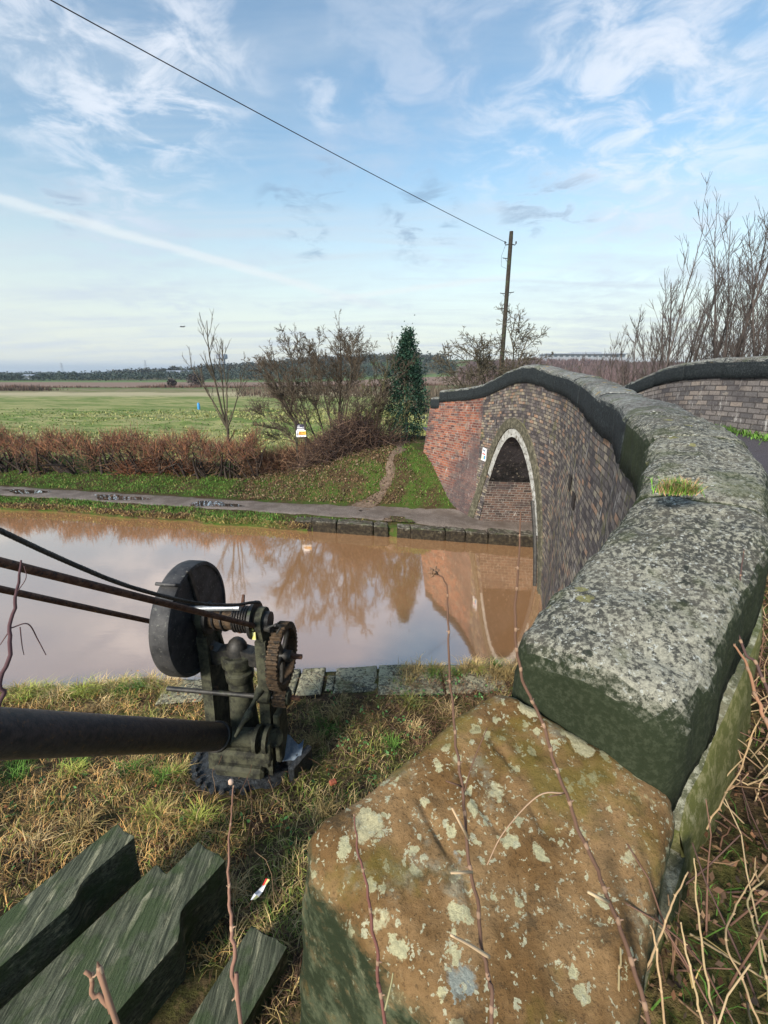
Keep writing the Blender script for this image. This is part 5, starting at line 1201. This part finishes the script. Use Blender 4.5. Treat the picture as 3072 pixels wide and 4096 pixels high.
stalk([(494, 1040, .62), (489, 985, .64), (478, 915, .66), (467, 845, .68), (462, 785, .70), (456, 740, .72), (450, 680, .74), (448, 620, .75), (446, 585, .76), (438, 573, .76)], [.0028, .0028, .0027, .0025, .0023, .0021, .0019, .0016, .0013, .001],
      'dead stalk with a dried seed head, standing over the middle of the sandstone block', seed=4,
      twigs=[([(489, 957, .65), (470, 945, .63), (451, 935, .61)], .0028, (.55, .40, .25)), ([(472, 872, .67), (451, 873, .65)], .0024, (.5, .36, .22)), ([(468, 838, .68), (452, 808, .66)], .0026, (.5, .36, .22)), ([(463, 797, .70), (472, 765, .70), (487, 728, .70)], .0012), ([(463, 787, .70), (446, 781, .69)], .0016)])
b = MB(); c = PD(434, 572, .76)
for k in range(9): d_ = Vector((random.gauss(0, 1), random.gauss(0, 1), random.gauss(0, .7))).normalized(); b.tube([c, c+d_*.006, c+d_*.011], [.0015, .0035, .0008], 5, c=(.22, .13, .08))
tag(b.build('seed_head', M['twig'], cols=True), 'shrivelled brown seed head at the tip of a stalk above the water', 'seed head')
stalk([(387, 1040, .60), (379, 985, .61), (373, 930, .62), (366, 880, .63), (357, 848, .64), (354, 815, .65)], [.0024, .0023, .0022, .0018, .0014, .0009], 'thin dead stalk crossing the left part of the sandstone block', col=(.17, .075, .06), seed=5, twigs=[([(385, 1010, .60), (391, 985, .6), (393, 973, .6)], .0014, (.30, .28, .15))])
stalk([(243, 1040, .46), (238, 1000, .47), (233, 955, .48), (230, 910, .49), (229, 860, .50), (231, 815, .505), (233, 787, .51)], [.0021, .0021, .002, .0017, .0012, .0009, .0007], 'knobbly pink-brown stalk in front of the planks, with a pale bud at its tip', col=(.25, .135, .095), seed=6, node_c=(.38, .24, .16))
b = MB(); c = PD(231, 783, .51); b.tube([c-ez*.002, c, c+ez*.003, c+ez*.005], [.001, .003, .003, .001], 8, c=(.60, .42, .32)); tag(b.build('dried_bud', M['twig'], cols=True, smooth=True), 'pale dried bud at the tip of the stalk above the crane base', 'bud')
stalk([(122, 1040, .34), (112, 1012, .345), (97, 992, .35), (85, 972, .35)], [.0019, .0019, .0018, .0014], 'short thick pink stalk at the bottom left over the planks', col=(.30, .17, .11), seed=7, node_c=(.40, .26, .17))
stalk([(-6, 740, .95), (4, 680, .95), (11, 630, .95), (17, 590, .95), (21, 560, .95)], [.0046, .0042, .0036, .0028, .0018], 'dark reddish stalk at the left edge in front of the tie rods', col=(.10, .055, .06), seed=8, nodes=False,
      twigs=[([(11, 628, .95), (28, 624, .97), (38, 640, 1.0), (46, 655, 1.0)], .0016, (.12, .07, .07)), ([(20, 627, .97), (22, 645, .97), (24, 655, .97)], .0012, (.12, .07, .07)), ([(10, 630, .95), (0, 645, .95)], .0014, (.12, .07, .07)), ([(17, 592, .95), (26, 578, .95), (24, 566, .95)], .001, (.12, .07, .07))])
stalk([(768, 690, 1.3), (745, 650, 1.35), (735, 618, 1.4), (740, 580, 1.4), (744, 548, 1.4)], [.0045, .0038, .0030, .0022, .0012], 'dark curved stalk rising from the brambles against the coping at the right', col=(.09, .055, .05), seed=9, extend=.3)
stalk([(775, 745, 1.2), (757, 700, 1.25), (745, 660, 1.3), (728, 640, 1.35)], [.005, .0045, .0035, .002], 'reddish stalk beside the dark one at the right edge', col=(.32, .17, .10), seed=10, extend=.3)
for i, (pts, lab) in enumerate((([(712, 1010, .9), (704, 960, .9), (697, 900, .92), (694, 858, .92)], 'tallest straw-coloured stalk standing upright in the lower right verge'),
                                ([(640, 985, .9), (655, 950, .9), (672, 905, .9), (688, 872, .9)], 'straw stalk slanting away from the foot of the sandstone block'),
                                ([(622, 1040, .85), (619, 985, .85), (621, 950, .85)], 'short pale stalk against the mossy foot of the sandstone block'),
                                ([(668, 1040, .85), (660, 985, .86), (655, 940, .88), (650, 925, .88)], 'stout straw stalk at the bottom edge beside a brown leaf'),
                                ([(706, 1040, .85), (694, 985, .86), (684, 940, .87), (681, 922, .87)], 'brown bent stalk between two straw ones at the lower right'),
                                ([(745, 985, .9), (725, 940, .95), (737, 905, 1.0), (757, 870, 1.0)], 'crooked stalk leaning to the right edge near the dark weeds'),
                                ([(758, 940, .95), (748, 900, 1.0), (764, 880, 1.0)], 'thin pale twig forking at the lower right edge'),
                                ([(722, 800, 1.25), (740, 770, 1.3), (752, 735, 1.3), (768, 705, 1.3)], 'long pale bramble arching over the leaf litter at the right'))):
    stalk(pts, [.0022, .0021, .0018, .0012][:len(pts)], lab, col=[(.42, .31, .17), (.36, .25, .14), (.30, .24, .13), (.40, .27, .15)][i % 4], seed=20+i, extend=.08, node_c=(.46, .32, .18), group='straw stalks in the right-hand verge')
# ================================================================== SMALL THINGS
# telegraph pole and its wire
pb = PD(501.3, 375, 27.1); pt = PD(511.5, 231.5, 25.0); pb.z = 1.2; top = Vector((pb.x*.5+pt.x*.5, pb.y*.5+pt.y*.5, pt.z)); pb = Vector((top.x-.05, top.y, .8))
tp_ = thing('telegraph_pole', 'tall dark wooden telegraph pole with climbing steps behind the bridge', 'pole', tuple(pb))
b = MB(); b.tube([pb.lerp(top, t) for t in (0, .3, .6, .97, 1)], [.135, .13, .12, .11, .10], 14); P_(b, 'mast', M['pole'], tp_)
for i, (f, sd) in enumerate(((.88, -1), (.72, -1), (.725, 1), (.65, -1), (.585, 1), (.51, -1), (.44, 1), (.36, -1))):
    c = pb.lerp(top, f); b = MB(); b.tube([c, c+Vector((sd*.36, -.05, .02)), c+Vector((sd*.38, -.05, .05))], .02, 6); b.tube([c-ez*.28, c+Vector((sd*.24, -.03, 0))], .010, 5); P_(b, 'step', M['black'], tp_)
c = pb.lerp(top, .945)
for sd in (-1, 1): b = MB(); b.tube([c, c+Vector((sd*.25, 0, -.05)), c+Vector((sd*.30, 0, .05))], .025, 6); b.tube([c+Vector((sd*.30, 0, .0)), c+Vector((sd*.30, 0, .10)), c+Vector((sd*.30, 0, .13))], [.03, .045, .03], 8); P_(b, 'insulator', M['black'], tp_)
b = MB(); b.tube([c+Vector((-.25, 0, 0)), c+Vector((-.45, 0, -.6)), c+Vector((-.42, 0, -1.1)), c+Vector((-.15, 0, -1.2))], .008, 5); P_(b, 'wire_tail', M['black'], tp_)
w0 = c+Vector((-.2, 0, .05)); w1 = PD(78.7, 0, 10.5); wd = w1-w0; w2 = w0+wd*1.9; pts = []
for k in range(41): t = k/40; p = w0.lerp(w2, t); p.z -= .55*4*t*(1-t)*.55-.0; pts.append(p)
b = MB(); b.tube(pts, .014, 6); tag(b.build('overhead_wire', M['black'], smooth=True), 'single dark wire running from the telegraph pole across the sky', 'wire')
b = MB()
for dx in (-.28, .30): b.tube([Vector((top.x+dx*.6, top.y-.3, .8)), Vector((top.x+dx*.6, top.y-.3, 5.4))], .025, 6)
b.box(Vector((top.x-.05, top.y-.3, 4.15)), (.12, .05, .10)); b.build('cable_guard', M['rust'], tp_)
# notice board in the hedge
nb = thing('notice_board', 'small white, navy and orange notice board on wooden posts behind the hedge', 'sign', tuple(PD(301, 470, 17.3)))
def PL(px, py, D=17.3): return PD(px, py, D)
tl, tr, bl, br_ = PL(295.7, 424.2), PL(305.2, 424.2), PL(296.5, 437.0), PL(306.2, 436.7)
def qd(u, v, off=.0): p = tl.lerp(tr, u).lerp(bl.lerp(br_, u), v); return p+Vector((0, -off, 0))
b = MB(); b.box(qd(-.03, .6, -.05)-Vector((0, 0, .35)), (.07, .07, 1.5)); b.build('post', M['pole'], nb); b = MB(); b.box(qd(.93, .6, -.05)-Vector((0, 0, .35)), (.07, .07, 1.5)); b.build('post', M['pole'], nb)
def plate(name, u0, u1, v0, v1, off, m, par, qd=qd, th=.02, nrm=Vector((0, -1, 0))):
    b = MB(); f = [qd(u0, v0), qd(u1, v0), qd(u1, v1), qd(u0, v1)]; V = [p+nrm*(off-th) for p in f]+[p+nrm*off for p in f]
    b.add(V, [(0, 1, 2, 3), (4, 5, 6, 7), (0, 1, 5, 4), (1, 2, 6, 5), (2, 3, 7, 6), (3, 0, 4, 7)]); return b.build(name, m, par)
pn = plate('panel', 0, 1, 0, 1, .0, M['panel_white'], nb); plate('header', 0, 1, 0, .36, .004, M['panel_navy'], pn, th=.003); plate('orange_band', .25, 1.0, .56, .86, .004, M['panel_orange'], pn, th=.003)
for (u0, u1, v0, v1, mm) in ((.05, .40, .12, .17, 'panel_white'), (.05, .70, .24, .29, 'panel_white'), (.78, .95, .22, .27, 'panel_white'), (.34, .40, .60, .78, 'black'), (.46, .53, .60, .74, 'black'), (.60, .85, .64, .68, 'black'), (.32, .9, .79, .82, 'black'), (.05, .30, .74, .80, 'black'), (.10, .14, .44, .95, 'panel_navy'), (.42, .46, .90, .99, 'panel_navy'), (.66, .70, .90, .98, 'panel_navy')):
    plate('lettering', u0, u1, v0, v1, .007, M[mm], pn, th=.002)
# sign on the brickwork
pts4 = [PZ(0, 0, 0)]*4
def face_from_px(px, py):
    best = None
    for y in np.linspace(11.5, 14.5, 400):
        r_ = ray(px, py); q, _, _ = face_pt(float(y), 2.0); x_ = r_.x/r_.y*y; d_ = abs(q.x-x_)
        if best is None or d_ < best[0]: best = (d_, float(y))
    y = best[1]
    for _ in range(3):
        t_ = y/ray(px, py).y; z = CH+ray(px, py).z*t_; q, _, _ = face_pt(y, z)
    return q
s0, s1, s2, s3 = face_from_px(484.3, 447.3), face_from_px(487.9, 449.0), face_from_px(486.6, 461.5), face_from_px(482.6, 459.8)
nrm_ = (s1-s0).cross(s3-s0).normalized(); nrm_ = nrm_ if nrm_.dot(Vector((0, 0, 4.4))-s0) > 0 else -nrm_
def qs(u, v): return s0.lerp(s1, u).lerp(s3.lerp(s2, u), v)
bs_ = thing('bridge_sign', 'narrow white sign with red and blue patches fixed beside the arch', 'sign', tuple(s0))
pn = plate('panel', 0, 1, 0, 1, .05, M['panel_white'], bs_, qs, .03, nrm_); plate('red_stripe', .15, .85, .42, .50, .054, M['panel_red'], pn, qs, .003, nrm_); plate('blue_patch', .60, .95, .58, .85, .054, M['panel_blue'], pn, qs, .003, nrm_)
plate('yellow_patch', .30, .55, .60, .85, .054, M['panel_yellow'], pn, qs, .003, nrm_); plate('blue_patch', .15, .8, .12, .25, .0535, M['cloth'], pn, qs, .002, nrm_)
# field bits
fb = PZ(199, 409.5, .7); b = MB(); b.tube([fb, fb+ez*.1, fb+ez*.6, fb+ez*.65], [.14, .15, .15, .13], 14); b.tube([fb+ez*.65, fb+ez*.75], [.09, .08], 10); tag(P_(b, 'feed_drum', M['panel_blue'], None), 'small blue drum standing far out in the green field', 'drum')
# litter
V = []; c = PZ(261, 896, 1.28); 
for i in range(5):
    for j in range(3): V.append(c+Vector(((i-2)*.016+(j-1)*.014, (i-2)*.030-(j-1)*.004, .012*math.sin(i*1.7+j)+.05)))
lt = mesh_obj('litter_wrapper', V, [(i*3+j, (i+1)*3+j, (i+1)*3+j+1, i*3+j+1) for i in range(4) for j in range(2)], M['panel_white']); tag(lt, 'crumpled white sweet wrapper lying between the planks and the sandstone block', 'litter')
lt.data.materials.append(M['panel_red']); lt.data.materials.append(M['panel_yellow']); lt.data.polygons[6].material_index = 1; lt.data.polygons[1].material_index = 2; lt.data.polygons[7].material_index = 2
# red brick scrap
b = MB(); c = PZ(333, 782, .75); b.box(c, (.07, .05, .04), Matrix.Rotation(.5, 3, 'Z'), .01); tag(b.build('brick_fragment', M['brick_frag'] if 'brick_frag' in M else simple('brick_fragment_clay', (.30, .08, .04), (.42, .14, .08), 30)), 'small broken piece of red brick on the bank', 'brick')
# bird
b = MB(); c = PD(182.5, 327, 95); b.tube([c+Vector((-.5, 0, 0)), c+Vector((-.2, 0, .05)), c+Vector((.15, 0, .04)), c+Vector((.45, 0, 0))], [.02, .10, .10, .02], 8); b.add([c+Vector((-.1, 0, .05)), c+Vector((.15, 0, .05)), c+Vector((-.55, .5, .28)), c+Vector((-1.0, 1.0, .10)), c+Vector((-.35, .3, .18))], [(0, 1, 4), (4, 1, 2), (2, 1, 3)]); b.add([c+Vector((-.1, 0, .05)), c+Vector((.15, 0, .05)), c+Vector((.65, -.5, .22)), c+Vector((1.1, -1.0, .02)), c+Vector((.4, -.3, .15))], [(0, 1, 4), (4, 1, 2), (2, 1, 3)])
tag(b.build('bird', M['black']), 'tiny dark bird gliding low over the fields', 'bird')
# pylons
def pylon(px, D, H, label):
    c = PZ(px, 380, 2); k_ = D/c.y; base = Vector((ray(px, 376).x/ray(px, 376).y*D, D, 0)); b = MB(); 
    lv = [(0, 4.2), (.25, 3.0), (.5, 2.0), (.7, 1.3), (.85, .9), (1.0, .15)]
    for sx in (-1, 1):
        for sy in (-1, 1): b.tube([base+Vector((sx*w, sy*w, H*h)) for h, w in lv], .22, 4)
    for (h0, w0_), (h1, w1_) in zip(lv[:-1], lv[1:]):
        for s_ in (-1, 1): b.tube([base+Vector((-w0_, s_*w0_, H*h0)), base+Vector((w1_, s_*w1_, H*h1))], .12, 3); b.tube([base+Vector((w0_, s_*w0_, H*h0)), base+Vector((-w1_, s_*w1_, H*h1))], .12, 3)
    for h in (.68, .80, .92): b.tube([base+Vector((-5.5, 0, H*h)), base+Vector((0, 0, H*h+1.0)), base+Vector((5.5, 0, H*h))], .22, 4)
    return tag(b.build('pylon', M['pylon']), label, 'pylon', 'electricity pylons on the horizon')
pylon(63.5, 1150, 33, 'faint electricity pylon on the horizon, the one farther left'); pylon(147, 1050, 36, 'faint electricity pylon on the horizon, the one nearer the young tree')
# water tower
D = 820; base = Vector((ray(223, 370).x/ray(223, 370).y*D, D, 6)); wt = thing('water_tower', 'distant water tower seen through the branches of the young tree', 'tower', tuple(base))
b = MB(); 
for k in range(6): a = k*math.pi/3; b.tube([base+Vector((math.cos(a)*4.5, math.sin(a)*4.5, 0)), base+Vector((math.cos(a)*4.5, math.sin(a)*4.5, 24))], .9, 6)
b.tube([base, base+ez*24], 1.8, 8); b.build('legs', M['pylon'], wt); b = MB(); b.tube([base+ez*24, base+ez*25, base+ez*31, base+ez*32], [7, 9.3, 9.3, 8.5], 24); P_(b, 'tank', M['pylon'], wt)
# long pale building on the skyline
D = 470; bx0, bx1 = ray(547, 360).x/ray(547, 360).y*D, ray(625, 360).x/ray(625, 360).y*D; zb_ = CH+(PD(547, 356, 1)-PD(547, 356, 0)).z/ray(547, 356).y*D
bd = thing('distant_building', 'long low pale industrial building on the skyline beyond the bridge', 'building', ((bx0+bx1)/2, D, zb_-8))
b = MB(); b.box(((bx0+bx1)/2, D+12, zb_-4), (bx1-bx0, 24, 11)); b.build('wall', M['bldg'], bd); b = MB(); b.box(((bx0+bx1)/2, D+11.5, zb_+2.0), (bx1-bx0+2, 27, .9)); b.box((bx0+(bx1-bx0)*.52, D+12, zb_+2.9), ((bx1-bx0)*.36, 20, 1.0)); b.build('roof', M['pylon'], bd)
for k in range(14):
    x0_ = bx0+(bx1-bx0)*(k+.25)/14; b = MB(); b.box((x0_+1.4, D-.1, zb_-.2), (2.9, .3, 1.4)); b.build('window', M['glass'], bd)
def shed(px, D, w, h, z, label, m='pylon'):
    x_ = ray(px, 375).x/ray(px, 375).y*D; t_ = thing('farm_shed', label, 'shed', (x_, D, z)); b = MB(); b.box((x_, D, z+h/2), (w, 8, h)); b.build('wall', M[m], t_)
    b = MB(); b.prism([(-4.3, 0), (0, h*.5), (4.3, 0)], (x_-w/2-.3, D, z+h), Vector((0, 1, 0)), ez, Vector((1, 0, 0)), 0, w+.6); b.build('roof', M['pylon'], t_)
shed(30, 330, 7, 2.2, 1.6, 'small pale shed in the far tree belt at the left'); shed(181, 420, 24, 3.5, 3.0, 'long grey farm shed below the wooded hill')
# ---- distant woods as strokes and crowns
def far_wood(name, P, H, Wd, c, m=M['twig'], r=None):
    n = len(P); cl = np.array(c)*r.uniform(.7, 1.3, (n, 1)); return tag(blades(name, m, P, H, Wd, r.uniform(.05, .35, n), cl, droop=.1), kind='stuff')
r = np.random.default_rng(61)
def crowns(name, X, Y, H, Wd, c, k=26, seed=1, conif=False):
    """bushy crowns: a cloud of small leaf-like facets for every tree of a far-off wood"""
    rr_ = np.random.default_rng(seed); n = len(X); Z = hfar(X, Y); q = rr_.normal(0, 1, (n, k, 3)); q /= np.linalg.norm(q, axis=2)[:, :, None]; q *= rr_.random((n, k, 1))**.4
    P = np.stack([X[:, None]+q[:, :, 0]*Wd[:, None]*.5, Y[:, None]+q[:, :, 1]*Wd[:, None]*.5, Z[:, None]+H[:, None]*(.52+.48*q[:, :, 2])], -1).reshape(-1, 3)
    cl = (np.array(c)*rr_.uniform(.55, 1.4, (n, 1)))[:, None, :]*rr_.uniform(.8, 1.2, (n, k, 1)); sz = np.repeat(H, k)*.16
    return tag(leaf_mass(name, P, sz, cl.reshape(-1, 3), M['leaf'], None, rr_), kind='stuff')
n = 1500; Y = r.uniform(315, 420, n); X = r.uniform(-1.05, .15, n)*Y; crowns('distant_wood', X, Y, r.uniform(3.2, 5.8, n), r.uniform(4, 9, n), (.052, .070, .060), 24, 2)
n = 900; Y = r.uniform(440, 700, n); X = r.uniform(-1.0, -.30, n)*Y; crowns('distant_wood', X, Y, r.uniform(5, 8, n), r.uniform(7, 13, n), (.06, .08, .085), 20, 3)
n = 2300; X = r.uniform(-260, 60, n); Y = r.uniform(430, 640, n); kk = vf(X, Y, .012) > .40; X, Y = X[kk], Y[kk]; crowns('hill_wood', X, Y, r.uniform(5, 9, len(X)), r.uniform(6, 11, len(X)), (.058, .066, .058), 20, 4)
n = 1500; X = r.uniform(22, 260, n); Y = r.uniform(150, 420, n); kk = (X > .16*Y); X, Y = X[kk], Y[kk]; far_wood_x = X
def bare_wood(name, X, Y, H, c, k=16, seed=5, w=.10):
    rr_ = np.random.default_rng(seed); n = len(X); XX = np.repeat(X, k)+rr_.normal(0, 1.6, n*k); YY = np.repeat(Y, k)+rr_.normal(0, 1.6, n*k); HH = np.repeat(H, k)*rr_.uniform(.35, 1.0, n*k)
    cl = np.repeat(np.array(c)*rr_.uniform(.65, 1.35, (n, 1)), k, axis=0)*rr_.uniform(.8, 1.25, (n*k, 1))
    return tag(blades(name, M['twig'], np.stack([XX, YY, hfar(XX, YY)-.2], 1), HH, w*(1+YY/110)*rr_.uniform(.6, 1.4, n*k), rr_.uniform(.05, .4, n*k), cl, droop=.15), kind='stuff')
bare_wood('bare_woodland', X, Y, r.uniform(3, 5.5, len(X)), (.115, .080, .078), 26)
n = 260; X = r.uniform(2, 40, n); Y = r.uniform(48, 105, n); kk = (X > .06*Y); X, Y = X[kk], Y[kk]; bare_wood('bare_scrub', X, Y, r.uniform(1.5, 3.6, len(X)), (.11, .088, .065), 40, 6, .05)
n = 150; X = r.uniform(-.3, .14, n)*60; Y = r.uniform(85, 150, n); X = X*Y/60; bare_wood('field_scrub', X, Y, r.uniform(1.0, 2.2, n), (.12, .085, .065), 26, 7, .06)
# thin field hedges and lone bushes out in the fields
n = 260; t_ = r.random(n); Y = 150+r.normal(0, 1.5, n)+10*t_; X = -130+t_*150; bare_wood('field_hedge', X, Y, r.uniform(.8, 1.7, n)*(vf(X, Y, .06)*2), (.12, .07, .055), 20, 8, .08)
n = 60; t_ = r.random(n); X = -112+t_*26; Y = 122+r.normal(0, 1.2, n); bare_wood('field_hedge', X, Y, r.uniform(1.0, 2.0, n), (.10, .07, .055), 30, 9, .07)
for (px, D_, h_, lab) in ((196, 165, 5.0, 'round dark bush far out at the edge of the ploughed field'), (172, 168, 2.6, 'low brown bush in the distant field hedge left of the round one')):
    x_ = ray(px, 384).x/ray(px, 384).y*D_; rr_ = np.random.default_rng(int(px)); q = rr_.normal(0, 1, (900, 3)); q /= np.linalg.norm(q, axis=1)[:, None]; q *= rr_.random((900, 1))**.45
    P = np.array([x_, D_, float(hfar(x_, D_))+h_*.45])+q*np.array([h_*.62, h_*.6, h_*.5]); tag(leaf_mass('field_bush', P, .32, np.array([.07, .055, .05])*rr_.uniform(.6, 1.4, (900, 1)), M['leaf'], None, rr_), lab, 'bush')

# ------------------------------------------------------------------ haze
def haze_box():
    b = MB(); x0, x1, y0, y1, z0, z1 = -6200, 6200, -300, 9500, -3, 90
    V = [(x, y, z) for x in (x0, x1) for y in (y0, y1) for z in (z0, z1)]
    m = bpy.data.materials.new('thin_air_haze'); m.use_nodes = True; t = NT(m.node_tree)
    v = t.n('ShaderNodeVolumePrincipled', {'Color': (.78, .88, 1.0, 1), 'Density': .00020, 'Anisotropy': .2})
    o = t.n('ShaderNodeOutputMaterial', {'Volume': v.outputs[0]})
    return tag(mesh_obj('haze', V, [(0, 1, 3, 2), (4, 6, 7, 5), (0, 4, 5, 1), (2, 3, 7, 6), (0, 2, 6, 4), (1, 5, 7, 3)], m), kind='stuff')
haze_box()
